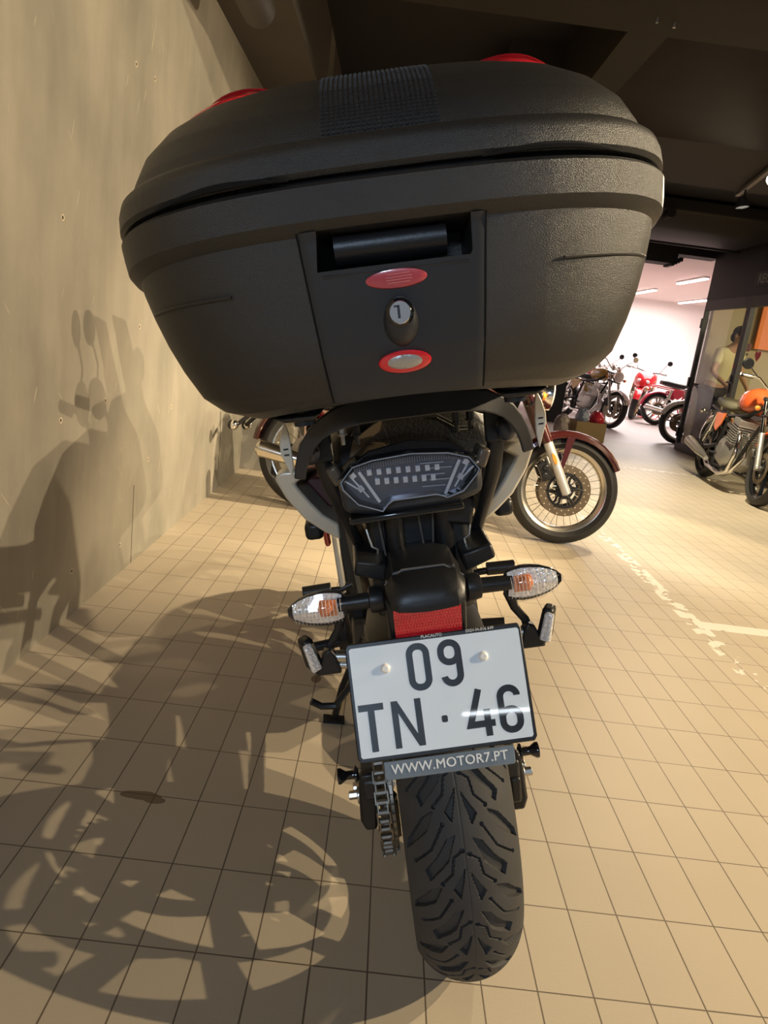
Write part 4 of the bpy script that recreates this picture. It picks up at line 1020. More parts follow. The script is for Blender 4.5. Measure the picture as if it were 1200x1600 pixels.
# ---- hood (plate light), signals
hd_ = []
for y, w, zt, zb in ((-.270, .040, .770, .756), (-.262, .050, .784, .757), (-.245, .054, .799, .760), (-.235, .054, .802, .762), (-.234, .051, .806, .762), (-.20, .052, .815, .765), (-.14, .052, .815, .765)):
    hd_.append([(-.006 + x * w, y, zb + (zt - zb) * z) for x, z in ((-1, .12), (-1, .55), (-.80, .90), (-.45, 1), (.45, 1), (.80, .90), (1, .55), (1, .12), (.55, -.05), (0, -.12), (-.55, -.05))])
G().loft(hd_).out('plate_light_hood', M_BLK, bike, bevel=.002)
G().stroke([(-.060, .786), (-.035, .8045), (.022, .8045), (.048, .786)], .0016, (0, -.2358, 0), X, Z, (0, .002, 0)).out('hood_seam', mat('grey_seam', (.16, .15, .14), .4), bike)
for s in (-1, 1):
    x = lambda q: -.006 + s * q
    G().lathe([(.010, 0), (.018, .002), (.019, .012), (.017, .020), (.010, .022)], (0, 0, 0), 'X', 20).out('signal_base', M_BLK, bike, loc=(x(.056) if s > 0 else x(.056) - .022, -.225, .764))
    g = G().cyl((x(.07), -.225, .764), (x(.12), -.225, .763), .0112, .0105, 20)
    so_ = g.out('turn_signal', M_BLK, bike)
    prof = [(.108, .011), (.114, .020), (.122, .0235), (.134, .0255), (.146, .0250), (.160, .0225), (.172, .0180), (.182, .0120), (.189, .0050)]
    lprof = prof[:-1] + [(.188, .0075), (.1925, .0020)]
    def body(y0, k, n0, n1):
        rings = []
        for q, r in prof:
            rings.append([(x(q), y0 + -.022 * 0 + (r * k * 1.0) * cos(radians(a)) * .95, .760 + .10 * (q - .12) * 0 + r * k * sin(radians(a))) for a in range(n0, n1 + 1, 15)])
        return rings
    G().loft(body(-.225, 1, -90, 90)).out('signal_housing', M_BLK, so_)
    prof = lprof
    G().loft(body(-.225, 1.02, 90, 270)).out('signal_lens', M_LENS, so_)
    rf = []
    for q, r in prof[1:-2]:
        rf.append([(x(q), -.2245 - .006 * sin(radians(a)) ** 2 * 0 - (.008 - .008 * abs(a) / 90), .760 + r * .90 * a / 90) for a in range(-90, 91, 15)])
    gg = G(); RR = [gg.ring(r) for r in rf]
    for a, b in zip(RR, RR[1:]): gg.bridge(a, b, False)
    gg.out('signal_reflector', M_OPTIC, so_)
    G().ball((x(.136), -.238, .764), (.010, .008, .010), 14, 8).out('bulb', M_AMBO, so_)
    G().prism([(-.013, -.011), (.010, -.011), (.014, 0), (.010, .013), (-.013, .012)], (x(.134), -.2345, .762), X * s, Z, (0, .003, 0)).out('amber_window', M_AMBO, so_, bevel=.001)
    rbn = G()
    for k in range(14):
        q = .116 + .0048 * k; r = .0245 * (1 - ((q - .138) / .062) ** 2) ** .5
        rbn.tube([(x(q), -.226 - (r * .90) * cos(radians(a)), .760 + r * .90 * sin(radians(a))) for a in range(-50, 51, 10)], .00028, n=4)
    rbn.out('lens_ribs', mat('frosted_lens_rib', (.8, .78, .76), .3), so_)
    # bracket with a little lamp
    G().tube([(x(.118), -.205, .742), (x(.126), -.20, .715), (x(.140), -.20, .695), (x(.146), -.20, .67)], [.008, .006, .006, .008], n=8, flat=.7).out('lamp_bracket', M_BMET, bike)
    G().loft([[(x(q), y, z) for q, z in ((.128, .655), (.165, .655), (.150, .690), (.140, .694), (.132, .68))] for y in (-.215, -.195)]).out('lamp_holder', M_BLK, bike, bevel=.003)
    G().cyl((x(.115), -.205, .662), (x(.150), -.205, .668), .006).cyl((x(.115), -.205, .675), (x(.135), -.205, .678), .009).out('holder_bolt', M_STEEL, bike)
    q = Matrix.Rotation(-.30 * s, 3, 'Y')
    lb = G().box((0, 0, 0), (.020, .030, .052), taper=.8).out('auxiliary_lamp', M_BLK, bike, bevel=.005, loc=(x(.170), -.205, .688), rot=(0, -.22 * s * -1, -.5 * s))
    G().box((s * .004, -.014, 0), (.016, .010, .044), taper=.8).out('lamp_lens', M_OPTIC, lb, bevel=.003)
    G().cyl((0, 0, -.026), (0, 0, -.034), .0035, n=6).out('lamp_screw', M_BLK, lb)
# ---- reflector, plate, strip
pl0 = Vector((-.12388, -.24777, .71276)); pu = X.copy(); pd = Vector((0, -.38454, -.92311)); pn_ = pd.cross(pu) * -1
pn_ = Vector((0, -.92311, .38454))   # faces the viewer
def PP(u, v, h=0): return pl0 + pu * u + pd * v + pn_ * h
rc = G()
A = Vector((-.056, -.262, .758)); 
rc.loft([[(x, y, z) for x, y, z in ((-.060, -.256, .764), (.044, -.256, .764), (.044, -.239, .706), (-.060, -.239, .706))], [(x, y, z) for x, y, z in ((-.064, -.240, .768), (.048, -.240, .768), (.048, -.215, .700), (-.064, -.215, .700))]]).out('reflector_holder', M_BLK, bike, bevel=.003)
G().loft([[(x, y, z) for x, y, z in ((-.0535, -.2605, .7575), (.0375, -.2605, .7575), (.0375, -.2445, .710), (-.0535, -.2445, .710))], [(x, y, z) for x, y, z in ((-.0535, -.257, .7575), (.0375, -.257, .7575), (.0375, -.241, .710), (-.0535, -.241, .710))]]).out('red_reflector', M_REFL, bike, smooth=0)
fr = G().prism([(0, .006), (.004, 0), (.236, 0), (.240, .006), (.240, .150), (.236, .156), (.004, .156), (0, .150)], PP(0, 0, -.006), pu, pd, pn_ * .0085).out('plate_frame', M_BLK, bike, bevel=.0015)
G().prism([(.0050, .0085), (.0075, .0062), (.2335, .0062), (.2360, .0085), (.2350, .1475), (.2330, .1500), (.0070, .1500), (.0050, .1475)], PP(0, 0, .0022), pu, pd, pn_ * .0012).out('number_plate', M_PLATE, fr, smooth=0)
plate = fr
def glyph(name, pts, closed=False, w=.0088, parent=None):
    g = G().stroke([(a / 1000, b / 1000) for a, b in pts], w, PP(0, 0, .0033), pu, pd, pn_ * .0003, closed=closed); return g
def rr(cx, cy, hw, hh, r, a0=0, a1=360, step=15):
    out = []
    for a in range(a0, a1, step):
        t = radians(a); out.append((cx + hw * math.copysign(abs(cos(t)) ** .62, cos(t)), cy + hh * math.copysign(abs(sin(t)) ** .62, sin(t))))
    return out
def hull_zero(x0, x1, y0, y1, r):
    o = []
    for cx, cy, a0 in ((x1 - r, y0 + r, -90), (x1 - r, y1 - r, 0), (x0 + r, y1 - r, 90), (x0 + r, y0 + r, 180)):
        for k in range(7): o.append((cx + r * cos(radians(a0 + 15 * k)), cy + r * sin(radians(a0 + 15 * k))))
    return o
glyph('0', hull_zero(84.8, 107.6, 14.0, 68.0, 10.5), True).out('digit_zero', M_INK, plate, smooth=0)
g = glyph('9', hull_zero(127.2, 150.4, 14.4, 40.0, 11.0), True)
g.stroke([(a / 1000, b / 1000) for a, b in [(150.4, 26), (150.4, 57)] + [(139.4 + 11 * cos(radians(a)), 57 + 11 * sin(radians(a))) for a in range(15, 166, 15)] + [(128.6, 58.5)]], .0088, PP(0, 0, .0034), pu, pd, pn_ * .0003)
g.out('digit_nine', M_INK, plate, smooth=0)
glyph('T', [(8.2, 85.6), (41.8, 85.6)], w=.0088).out('letter_t', M_INK, plate, smooth=0)
G().stroke([(.0250, .0856), (.0250, .1430)], .0088, PP(0, 0, .0034), pu, pd, pn_ * .0003).out('letter_t_stem', M_INK, plate, smooth=0)
G().prism([(.0520, .0815), (.0605, .0815), (.0835, .127), (.0835, .0815), (.0920, .0815), (.0920, .1427), (.0835, .1427), (.0605, .0975), (.0605, .1427), (.0520, .1427)], PP(0, 0, .0033), pu, pd, pn_ * .0003).out('letter_n', M_INK, plate, smooth=0)
G().prism([(.1170, .1095), (.1185, .108), (.1235, .108), (.125, .1095), (.125, .1155), (.1235, .117), (.1185, .117), (.117, .1155)], PP(0, 0, .0033), pu, pd, pn_ * .0003).out('plate_dot', M_INK, plate, smooth=0)
g = glyph('4', [(170.2, 80.2), (154.2, 125.6), (187.4, 125.6)]); g.stroke([(.1777, .107), (.1777, .1418)], .0088, PP(0, 0, .0034), pu, pd, pn_ * .0003)
g.out('digit_four', M_INK, plate, smooth=0)
g = glyph('6', hull_zero(197.8, 221.0, 111.0, 137.6, 11.0), True)
g.stroke([(a / 1000, b / 1000) for a, b in [(197.8, 124), (197.8, 94.5)] + [(209.3 + 11.5 * cos(radians(a)), 94.5 + 11 * sin(radians(a))) for a in range(195, 346, 15)] + [(220.4, 94.0)]], .0088, PP(0, 0, .0034), pu, pd, pn_ * .0003)
g.out('digit_six', M_INK, plate, smooth=0)
for u, v in ((.0510, .0376), (.1836, .0384)):
    G().lathe([(0, .0075), (.0040, .0075), (.0068, .0050), (.0070, .0030), (0, .0030)], (0, 0, 0), 'Z', 20, False).out('screw_cap', M_CAP, plate, loc=PP(u, v), rot=Matrix((pu, -pd, pn_)).transposed().to_euler())
up_ = -pd
put_text('PLACAUTO', .0056, plate, M_TEXT, plane_m(PP(.118, .0024, .0028), pu, up_), 'frame_lettering', bold=.00006, extrude=.0001)
put_text('DGV-M-016 649', .0056, plate, M_TEXT, plane_m(PP(.184, .0024, .0028), pu, up_), 'frame_lettering', bold=.00006, extrude=.0001)
st = G().prism([(.033, .158), (.2065, .158), (.2075, .161), (.2065, .180), (.204, .182), (.036, .182), (.033, .180)], PP(0, 0, -.004), pu, pd, pn_ * .004).out('dealer_strip', M_STRIP, bike, bevel=.001)
put_text('WWW.MOTOR7.PT', .0172, st, M_WHT, plane_m(PP(.120, .1695, .0004), pu, up_), 'dealer_lettering', bold=.00022, extrude=.0001, space=1.04)
G().loft([[PP(u, v, h) for u, v in ((.05, .01), (.19, .01), (.19, .14), (.05, .14))] for h in (-.006, -.022)]).out('plate_bracket', M_BLK, bike, bevel=.003)
for u in (-.012, .252):
    pass

# ---- the rest of the machine (mostly hidden, casts the shadows)
P_TANK = P_REDP
g = G()
for s in (-1, 1):
    g.tube([(s * .03, 1.12, .92), (s * .13, .95, .84), (s * .15, .62, .72), (s * .12, .46, .42)], .024, n=8)
    g.tube([(s * .11, .55, .74), (s * .10, .20, .86), (s * .09, -.12, .90)], .014, n=8)
g.out('frame', M_BMET, bike)
en = G().loft([sect(.46, .36, .10, .10, e=3.5), sect(.56, .36, .16, .14, e=3.5), sect(.76, .34, .18, .15, e=3.5), sect(.92, .36, .15, .12, e=3.5), sect(.98, .36, .10, .08, e=3.5)]).out('engine', M_BMET, bike, bevel=.006)
G().box((0, .90, .58), (.30, .20, .26), rot=(-.5, 0, 0)).out('cylinder_block', M_BMET, en, bevel=.01)
for s in (-1, 1):
    G().cyl((s * .15, .66, .36), (s * .185, .66, .36), .09, .08, 26).out('engine_cover', M_BMET, en, bevel=.006)
    G().tube([(s * .06, 1.0, .58), (s * .07, 1.10, .46), (s * .07, 1.06, .26), (s * .04, .90, .18)], .022, n=10).out('exhaust_header', M_STEEL, bike)
    ax = Vector((s * .10, 1.45, .30)); hdv = Vector((s * .10, 1.17, 1.00)); d = (hdv - ax).normalized()
    G().cyl(ax - d * .02, ax + d * .30, .028).out('fork_slider', M_BMET, bike)
    G().cyl(ax + d * .28, hdv, .021).out('fork_tube', M_STEEL, bike)
    G().box(ax + Vector((-s * .015, -.09, .05)), (.05, .05, .11), rot=(.5, 0, 0)).out('brake_caliper', M_BLK, bike, bevel=.006)
    G().cyl((s * .27, 1.04, 1.10), (s * .39, 1.00, 1.10), .017).out('grip', M_BLK, bike)
    G().ball((s * .325, 1.125, 1.10), (.125, .040, .058), 22, 14).out('hand_guard', M_BLK, bike)
    G().tube([(s * .24, 1.08, 1.11), (s * .30, 1.12, 1.20), (s * .36, 1.10, 1.27)], .007, n=8).ball((s * .385, 1.10, 1.29), (.085, .022, .048), 20, 12).out('mirror', M_BLK, bike, bevel=.006)
    G().prism([(.55, .80), (1.05, .95), (1.28, .90), (1.18, .62), (.98, .48), (.86, .66)], (s * .19, 0, 0), Y, Z, (s * .02, 0, 0)).out('side_fairing', P_TANK, bike, bevel=.01)
    G().cyl((s * .14, .60, .34), (s * .25, .58, .34), .013).out('footpeg', M_BLK, bike)
    turn_signal(bike, s * .27, 1.20, .90, M_AMB, back=False)
G().tube([(.02, .80, .17), (.03, .66, .14), (.06, .54, .15), (.10, .44, .17), (.12, .38, .18)], [.03, .05, .055, .050, .030], n=14).out('muffler', M_BMET, bike)
G().tube([(-.36, 1.02, 1.10), (-.22, 1.10, 1.10), (-.09, 1.12, 1.06), (.09, 1.12, 1.06), (.22, 1.10, 1.10), (.36, 1.02, 1.10)], .0115, n=8).out('handlebar', M_BMET, bike)
loft_y([(1.14, .93, .07, .06), (1.08, .95, .14, .10), (.94, .96, .17, .12), (.78, .94, .16, .11), (.66, .90, .11, .07), (.60, .88, .07, .04)], 2.6).out('fuel_tank', P_TANK, bike)
G().loft([sect(1.56, .82, .04, .04, e=2.4), sect(1.46, .90, .16, .13, e=2.4), sect(1.30, .95, .22, .20, e=2.6), sect(1.14, .97, .21, .17, e=2.6)]).out('front_fairing', P_TANK, bike)
G().loft([[(x * k, 1.42 - .22 * q + abs(x) * -.3, 1.00 + .36 * q) for x in (-.17, -.09, 0, .09, .17)] + [(x * k, 1.415 - .22 * q + abs(x) * -.3, 1.00 + .36 * q) for x in (.17, .09, 0, -.09, -.17)] for q, k in ((0, 1), (.5, .95), (1, .7))]).out('windscreen', mat('smoked_screen', (.03, .03, .035), .1, coat=.5), bike)
G().box((0, 1.50, .84), (.22, .06, .07), rot=(-.5, 0, 0)).out('headlight', M_OPTIC, bike, bevel=.02)
fender(1.45, .30, .325, 25, 150, .14).out('front_fender', M_BLK, bike)
G().box((0, 1.08, .42), (.30, .05, .30), rot=(.2, 0, 0)).out('radiator', M_BLK, bike, bevel=.01)
G().cyl((0, .50, .42), (0, .28, .72), .03).out('shock_absorber', M_BMET, bike)
# side stand reaching down on the left
G().tube([(-.10, .60, .30), (-.155, .575, .24), (-.180, .56, .215), (-.216, .55, .180)], .009, n=8).tube([(-.213, .55, .182), (-.250, .55, .186), (-.274, .548, .205)], .0095, n=8).out('stand_hook', M_BMET, bike)
G().tube([(-.13, .66, .30), (-.20, .68, .16), (-.232, .69, .070)], .010, n=8).box((-.236, .69, .063), (.06, .035, .008), rot=(0, .24, 0)).out('side_stand', M_BMET, bike)

# ================================================================== top case
CS = BIKE @ Matrix.Translation((-.0095, -.33, 1.04)) @ Matrix.Rotation(radians(-4), 4, 'Z')
case = thing('top_case', 'large black grained plastic top case with red reflectors clipped on the foreground motorcycle rack', 'top case')
case.matrix_world = CS
Y0 = -.315
BODY = [(1.040, .095, -.40, -.20), (1.0405, .142, -.430, -.17), (1.044, .176, -.450, -.155), (1.054, .203, -.470, -.145), (1.070, .221, -.482, -.135), (1.10, .235, -.495, -.128), (1.13, .2455, -.502, -.122),
        (1.16, .2535, -.508, -.118), (1.185, .2585, -.513, -.115), (1.198, .2605, -.515, -.114), (1.2015, .266, -.520, -.107), (1.207, .2695, -.525, -.103), (1.220, .2705, -.527, -.101), (1.232, .2710, -.528, -.100), (1.2355, .2680, -.525, -.103), (1.236, .19, -.45, -.20)]
LID = [(1.2395, .19, -.45, -.20), (1.240, .267, -.524, -.104), (1.2435, .2700, -.527, -.101), (1.257, .2685, -.5255, -.104), (1.266, .2655, -.521, -.108), (1.2705, .261, -.515, -.114), (1.2715, .2545, -.505, -.125),
       (1.285, .252, -.498, -.130), (1.305, .240, -.484, -.142), (1.325, .218, -.460, -.165), (1.341, .190, -.430, -.19), (1.353, .156, -.400, -.215), (1.363, .114, -.368, -.24), (1.369, .068, -.342, -.27), (1.371, .02, -.324, -.30)]
def shear(b, c):
    k = max(0, min(1, (c - 1.09) / .11)) * (1 if c < 1.275 else max(.25, 1 - (c - 1.275) / .07 * .75))
    return c + k * (.004 - .13 * (b + .52))

def lerp_levels(T, c):
    for a, b in zip(T, T[1:]):
        if a[0] <= c <= b[0]:
            t = (c - a[0]) / (b[0] - a[0] + 1e-9); return [a[i] + (b[i] - a[i]) * t for i in range(4)]
    return list(T[-1])
NR_, NF_ = 2.9, 3.4
def ring_at(l, n=96):
    c, w, rb, fb = l; out = []
    for k in range(n):
        t = 2 * pi * k / n; cs, sn = cos(t), sin(t)
        e = NR_ if sn < 0 else NF_
        d = (Y0 - rb) if sn < 0 else (fb - Y0)
        a = w * math.copysign(abs(cs) ** (2 / e), cs)
        out.append((a, Y0 + d * math.copysign(abs(sn) ** (2 / e), sn), c + .013 * max(0, 1 - (a / .15) ** 2) * max(0, min(1, (1.075 - c) / .03))))
    return out
def rear_b(a, c, T=BODY):
    _, w, rb, _f = lerp_levels(T, c)
    return Y0 - (Y0 - rb) * max(0, 1 - (abs(a) / w) ** NR_) ** (1 / NR_)
def lid_c(a, b):
    """height of the lid over (a, b)"""
    lo, hi = 1.2715, 1.371
    for _ in range(26):
        m_ = (lo + hi) / 2; _, w, rb, fb = lerp_levels(LID, m_)
        e = NR_ if b < Y0 else NF_; d = (Y0 - rb) if b < Y0 else (fb - Y0)
        v = (abs(a) / w) ** e + (abs(b - Y0) / d) ** e
        if v < 1: lo = m_
        else: hi = m_
    return lo
def fix(o):
    for v_ in o.data.vertices: v_.co.z = shear(v_.co.y, v_.co.z)
    o.data.transform(Matrix.Translation((0, .33, -1.04)))
    for ch in o.children: fix(ch)
    return o
bo = G().loft([ring_at(l) for l in BODY]).out('case_body', M_CASE, case, smooth=28)
# handle recess
def cutter():
    g = G()
    g.loft([[(x, -.56, z) for x, z in ((-.066, 1.170), (.064, 1.170), (.066, 1.173), (.066, 1.2005), (-.062, 1.2005))],
            [(x, -.50, z) for x, z in ((-.066, 1.170), (.064, 1.170), (.066, 1.173), (.066, 1.2005), (-.062, 1.2005))],
            [(x, -.455, z) for x, z in ((-.046, 1.178), (.061, 1.174), (.062, 1.176), (.062, 1.2005), (-.046, 1.2005))]])
    return g.out('cutter', M_BLK, case)
boolcut(bo, cutter())
# central panel
pg = G(); A_, C_ = 40, 30; outer = []; inner = []
for i in range(C_ + 1):
    c = 1.058 + (1.2000 - 1.058) * i / C_; hw = .069 + .009 * (c - 1.058) / .1465
    r1 = []; r2 = []
    for j in range(A_ + 1):
        a = -hw + 2 * hw * j / A_; e = .0022
        b = rear_b(a, c) - e * (1 if 0 < j < A_ else .3)
        r1.append(pg.bm.verts.new((a, b, c))); r2.append(pg.bm.verts.new((a, rear_b(a, c) + .004, c)))
    outer.append(r1); inner.append(r2)
for T_ in (outer, inner):
    for i in range(C_):
        for j in range(A_): pg.bm.faces.new((T_[i][j], T_[i][j + 1], T_[i + 1][j + 1], T_[i + 1][j]))
for i in range(C_):
    for j in (0, A_): pg.bm.faces.new((outer[i][j], outer[i + 1][j], inner[i + 1][j], inner[i][j]))
for j in range(A_):
    for i in (0, C_): pg.bm.faces.new((outer[i][j], outer[i][j + 1], inner[i][j + 1], inner[i][j]))
po = pg.out('latch_panel', M_CASEP, case)
boolcut(po, cutter())
for s in (-1, 1):   # dark seams beside the panel
    pts = []
    for i in range(13):
        c = 1.058 + .1420 * i / 12; hw = .0702 + .009 * (c - 1.058) / .1465
        pts.append((s * hw, rear_b(s * hw, c) - .0002, c))
    G().tube(pts, .0009, n=6).out('panel_seam', mat('seam_black', (.002, .002, .002), .9), po)
G().tube([(-.050, -.492, 1.1885), (.046, -.492, 1.1885)], .0135, n=24).out('handle_grip', M_BLK, po)
G().tube([(x, rear_b(x, 1.16) - .0035, 1.1655) for x in (-.062, .062)], .0012, n=6).out('recess_lip', M_CASEP, po)
def oval(name, c, ra, rc, h, m, parent, a0=0.0, n=40, dome=True):
    g = G(); rings = []
    for q, hh in ((1.0, -.002), (1.0, h * .4), (.94, h * .8), (.75, h), (.4, h * 1.1), (.02, h * 1.12)):
        rings.append([(a0 + ra * q * cos(2 * pi * k / n), rear_b(a0 + ra * q * cos(2 * pi * k / n), c + rc * q * sin(2 * pi * k / n)) - .0022 - hh, c + rc * q * sin(2 * pi * k / n)) for k in range(n)])
    return g.loft(rings).out(name, m, parent)
ov = oval('red_oval_badge', 1.158, .0262, .0076, .0028, M_PINKRED, po)
for k in range(4):
    z = 1.1545 + .0022 * k; hw = .016 - .002 * abs(k - 1.5)
    G().tube([(-hw * .6, rear_b(0, z) - .0056, z), (hw * .9, rear_b(0, z) - .0056, z + .0004)], .0004, n=5).out('badge_line', mat('pale_red_line', (.75, .25, .25), .3), ov)
# lock
G().loft([[(.0155 * q * cos(2 * pi * k / 32), rear_b(0, 1.122) - .001 - h, 1.124 + .0205 * q * sin(2 * pi * k / 32) + dz) for k in range(32)] for q, h, dz in ((1.0, 0, 0), (.95, .004, .0005), (.84, .010, .003), (.62, .014, .0065), (.40, .0145, .0065))]).out('lock_housing', M_CASEP, po, smooth=45)
lk = G().lathe([(0, -.0175), (.0088, -.0175), (.0098, -.016), (.0098, 0), (0, 0)], (0, rear_b(0, 1.13), 1.1305), 'Y', 28, False).out('lock_cylinder', M_CHR, po)
G().lathe([(.0098, -.0150), (.0120, -.0140), (.0122, -.010), (.0098, -.010)], (0, rear_b(0, 1.13), 1.1305), 'Y', 28).out('lock_collar', M_GLOSS, po)
G().box((-.001, rear_b(0, 1.13) - .0176, 1.1310), (.0022, .0008, .0105)).box((-.0025, rear_b(0, 1.13) - .0176, 1.1355), (.005, .0008, .0015)).out('key_slot', M_BLK, lk, smooth=0)
rv = oval('red_release_button', 1.0895, .0238, .0102, .0050, M_RED, po)
oval('silver_inlay', 1.0895, .0170, .0070, .0062, M_SILVB, rv)
# stepped ridge on the flanks
for s in (-1, 1):
    pts = [(s * a, rear_b(s * a, 1.163) - .0012, 1.163 - .02 * (.25 - a) ) for a in [.145 + .0078 * k for k in range(13)]]
    G().tube(pts, .0014, n=6).out('flank_ridge', M_CASE, bo)
# feet / latch hooks below
for s in (-1, 1):
    G().loft([[(s * x, y, z) for x, z in ((.090, 1.043), (.145, 1.043), (.130, 1.036), (.100, 1.036))] for y in (-.405, -.25)]).out('case_foot', M_BLK, bo, bevel=.004)
    G().cyl((s * .112, -.385, 1.030), (s * .112, -.385, 1.054), .0115, .0135, 20).out('mounting_pin', mat('blue_black_rubber', (.018, .020, .028)), bo)
li = G().loft([ring_at(l) for l in LID]).out('case_lid', M_CASE, case, smooth=28)
G().loft([ring_at((1.2358, .2620, -.518, -.110)), ring_at((1.2398, .2620, -.518, -.110))]).out('lid_gasket', mat('seam_black', (.002, .002, .002)), case)
for s in (-1, 1):  # slots in the lid edge
    g = G(); pts = [s * (.078 + .0102 * k) for k in range(13)]
    up = []; dn_ = []
    for k, a in enumerate(pts):
        t = sin(pi * k / 12) * .0045
        up.append((a, rear_b(a, 1.231) - .0004, 1.2402 + t)); 
    g.tube([(a, y + .0008, z - .002) for a, y, z in up], [.0006 + .0022 * sin(pi * k / 12) for k in range(13)], n=6).out('lid_slot', mat('seam_black', (.002, .002, .002)), li)
# studded texture panel on the lid
g = G()
blist = []; b = rear_b(0, 1.2735, LID) + .002
for i in range(44):
    blist.append(b)
    sl = (lid_c(0, b + .0015) - lid_c(0, b)) / .0015
    b += .0046 / sqrt(1 + sl * sl)
for i, bb in enumerate(blist):
    for j in range(23):
        a = (j - 11) * .0043; b = bb + rear_b(a, 1.2735, LID) - rear_b(0, 1.2735, LID)
        z = lid_c(a, b)
        n_ = Vector((0, -(lid_c(a, b + .0015) - lid_c(a, b - .0005)) / .002, 1)).normalized()
        p = Vector((a, b, z)); t1 = Vector((1, 0, 0)); t2 = n_.cross(t1)
        q = [p + (t1 * u + t2 * v) * .00145 - n_ * .0004 for u, v in ((-1, -1), (1, -1), (1, 1), (-1, 1))]
        r_ = [p + (t1 * u + t2 * v) * .0011 + n_ * .0008 for u, v in ((-1, -1), (1, -1), (1, 1), (-1, 1))]
        g.loft([q, r_])
g.out('studded_panel', M_CASEP, li, smooth=0)
# red corner reflectors and grey inlays
def patch(name, a0, b0, ra, rb_, h, m, rot=0.0, p=.5, base=0.0, n=40):
    g = G(); rings = []
    for q in (1.0, .98, .9, .75, .5, .25, .02):
        row = []
        for k in range(n):
            t = 2 * pi * k / n; u, v = ra * q * cos(t), rb_ * q * sin(t) * (1 - .25 * cos(t))
            a = a0 + u * cos(rot) - v * sin(rot); b = b0 + u * sin(rot) + v * cos(rot)
            row.append((a, b, lid_c(a, b) + base + (h * (1 - q * q) ** p if q < 1 else -.002)))
        rings.append(row)
    return g.loft(rings).out(name, m, li)
for s in (-1, 1):
    r_ = patch('red_corner_reflector', s * .150, -.330, .056, .036, .012, M_RED, rot=-.22 * s)
    for k in range(3):
        pts = []
        for i in range(12):
            a = s * (.106 + .0075 * i); b = -.340 - .011 * k + .02 * (i / 11) ** 2
            pts.append((a, b, lid_c(a, b) + .0135 - .0032 * k * .5 - .0085 * ((i - 5.5) / 5.5) ** 2))
        G().tube(pts, .0011, n=6).out('reflector_ridge', mat('deep_red_ridge', (.35, .01, .015), .2, coat=.6), r_)
    patch('grey_inlay', s * .084, -.345, .022, .013, .0016, mat('grey_inlay_plastic', (.20, .18, .16), .35), rot=-.1 * s)
for o in list(case.children): fix(o)

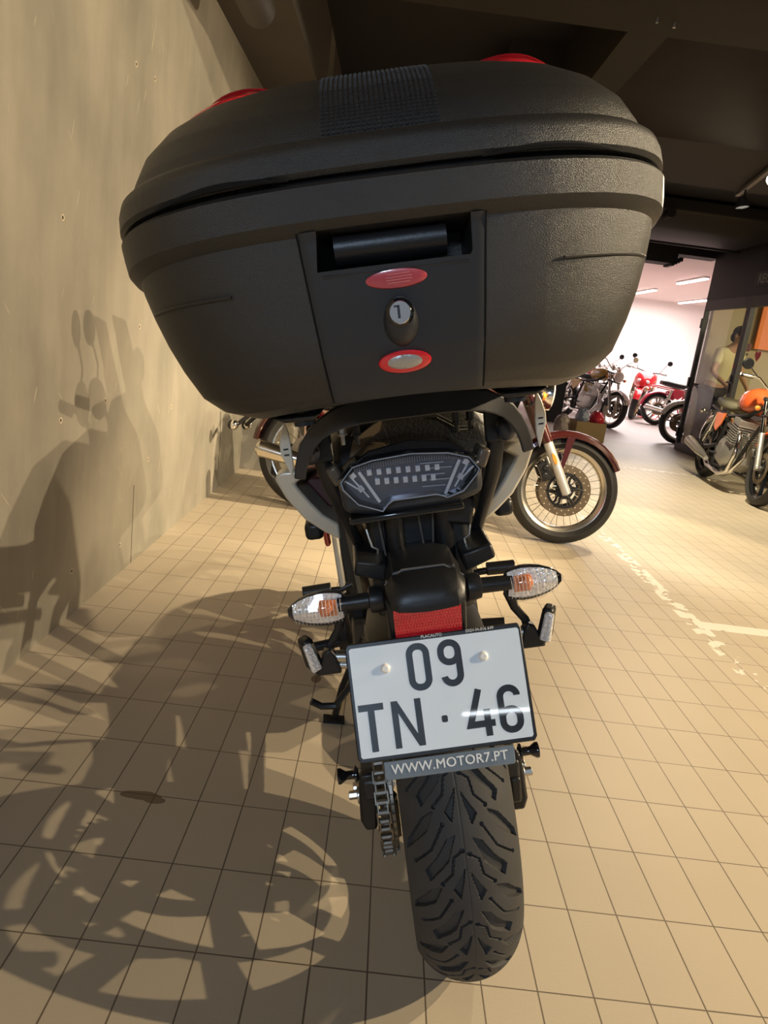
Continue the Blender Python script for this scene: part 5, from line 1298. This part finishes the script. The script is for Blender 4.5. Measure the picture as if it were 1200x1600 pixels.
# ================================================================== person in the office
M_SKIN = mat('skin', (.55, .33, .22), .5)
def skin(name, verts, edges, m, parent, sub=2):
    me = bpy.data.meshes.new(name); me.from_pydata([v[:3] for v in verts], edges, [])
    o = bpy.data.objects.new(name, me); COL.objects.link(o)
    md = o.modifiers.new('skin', 'SKIN'); md.use_smooth_shade = True
    for i, v in enumerate(verts):
        r = v[3]; me.skin_vertices[0].data[i].radius = r if isinstance(r, tuple) else (r, r)
    me.skin_vertices[0].data[0].use_root = True
    sb = o.modifiers.new('subdivision', 'SUBSURF'); sb.levels = sub; sb.render_levels = sub
    dg = bpy.context.evaluated_depsgraph_get()
    nm = bpy.data.meshes.new_from_object(o.evaluated_get(dg)); bpy.data.objects.remove(o)
    nm.materials.clear(); nm.materials.append(m)
    return link(name, nm, parent)
def person(loc, heading, label):
    r = thing('person', label, 'person', loc, (0, 0, heading))
    V = []; E = []
    def v(x, y, z, rad, par=None):
        V.append((x, y, z, rad)); i = len(V) - 1
        if par is not None: E.append((par, i))
        return i
    # local: +Y forward, bending over the counter
    pel = v(0, 0, .94, (.15, .11)); wa = v(0, .04, 1.08, (.13, .10), pel); ch = v(0, .13, 1.28, (.155, .11), wa); sh = v(0, .19, 1.41, (.11, .08), ch)
    nk = v(0, .24, 1.49, .052, sh); j = v(0, .29, 1.55, .062, nk); hd = v(0, .31, 1.62, (.076, .092), j); tp = v(0, .305, 1.70, (.062, .075), hd)
    hands = []
    for s in (-1, 1):
        hp = v(s * .09, 0, .88, .085, pel); kn = v(s * .10, .03, .50, .058, hp); an = v(s * .10, -.01, .09, .040, kn); ft = v(s * .11, .12, .04, (.040, .030), an)
        cl = v(s * .15, .18, 1.39, .060, sh); el = v(s * .24, .20, 1.13, .042, cl); wr = v(s * .17, .42, .98, .028, el); pa = v(s * .15, .48, .93, (.036, .022), wr)
        for q, L in ((-.027, .058), (-.009, .068), (.009, .064), (.026, .050)):
            a = v(s * .15 + q, .535, .895, .0095, pa); b = v(s * .15 + q * 1.1, .535 + L * .5, .865, .0085, a)
        t1 = v(s * .15 - s * .035, .50, .905, .011, pa); v(s * .15 - s * .045, .535, .885, .0095, t1)
    b = skin('body', V, E, M_SKIN, r)
    # face and ears as sculpted additions on the head
    G().ball((0, .395, 1.605), (.012, .018, .020), 10, 6).ball((0, .385, 1.57), (.024, .010, .008), 10, 6).ball((-.082, .305, 1.61), (.012, .022, .032), 10, 6).ball((.082, .305, 1.61), (.012, .022, .032), 10, 6).out('face_features', M_SKIN, r)
    G().ball((-.030, .385, 1.628), .009, 8, 6).ball((.030, .385, 1.628), .009, 8, 6).out('eyes', mat('dark_eye', (.03, .02, .02), .2), r)
    G().ball((0, .285, 1.665), (.092, .105, .085), 20, 12).ball((0, .215, 1.60), (.075, .05, .07), 14, 8).out('hair', mat('dark_brown_hair', (.05, .035, .03), .7, bump=.5, bscale=90), r)
    SV = [(0, .0, .95, (.168, .128)), (0, .04, 1.08, (.155, .122)), (0, .13, 1.28, (.178, .130)), (0, .19, 1.40, (.125, .092)), (0, .225, 1.455, (.062, .060))]
    SE = [(0, 1), (1, 2), (2, 3), (3, 4)]
    for s in (-1, 1):
        n = len(SV); SV += [(s * .155, .18, 1.385, .078), (s * .215, .195, 1.22, .068)]; SE += [(3, n), (n, n + 1)]
    skin('t_shirt', SV, SE, mat('cream_cotton', (.80, .72, .42), .8), r)
    TV = [(0, 0, .95, (.162, .122))]; TE = []
    for s in (-1, 1):
        n = len(TV); TV += [(s * .09, 0, .87, .102), (s * .10, .03, .50, .078), (s * .10, -.01, .10, .066)]; TE += [(0, n), (n, n + 1), (n + 1, n + 2)]
    skin('trousers', TV, TE, mat('dark_grey_trousers', (.035, .030, .03), .8), r)
    for s in (-1, 1):
        G().ball((s * .11, .06, .045), (.05, .14, .045), 14, 8).out('shoe', M_BLK, r)
    return r
person((4.905, 9.0, 0), radians(198), 'dark haired person in cream t-shirt and dark trousers leaning over the office counter')
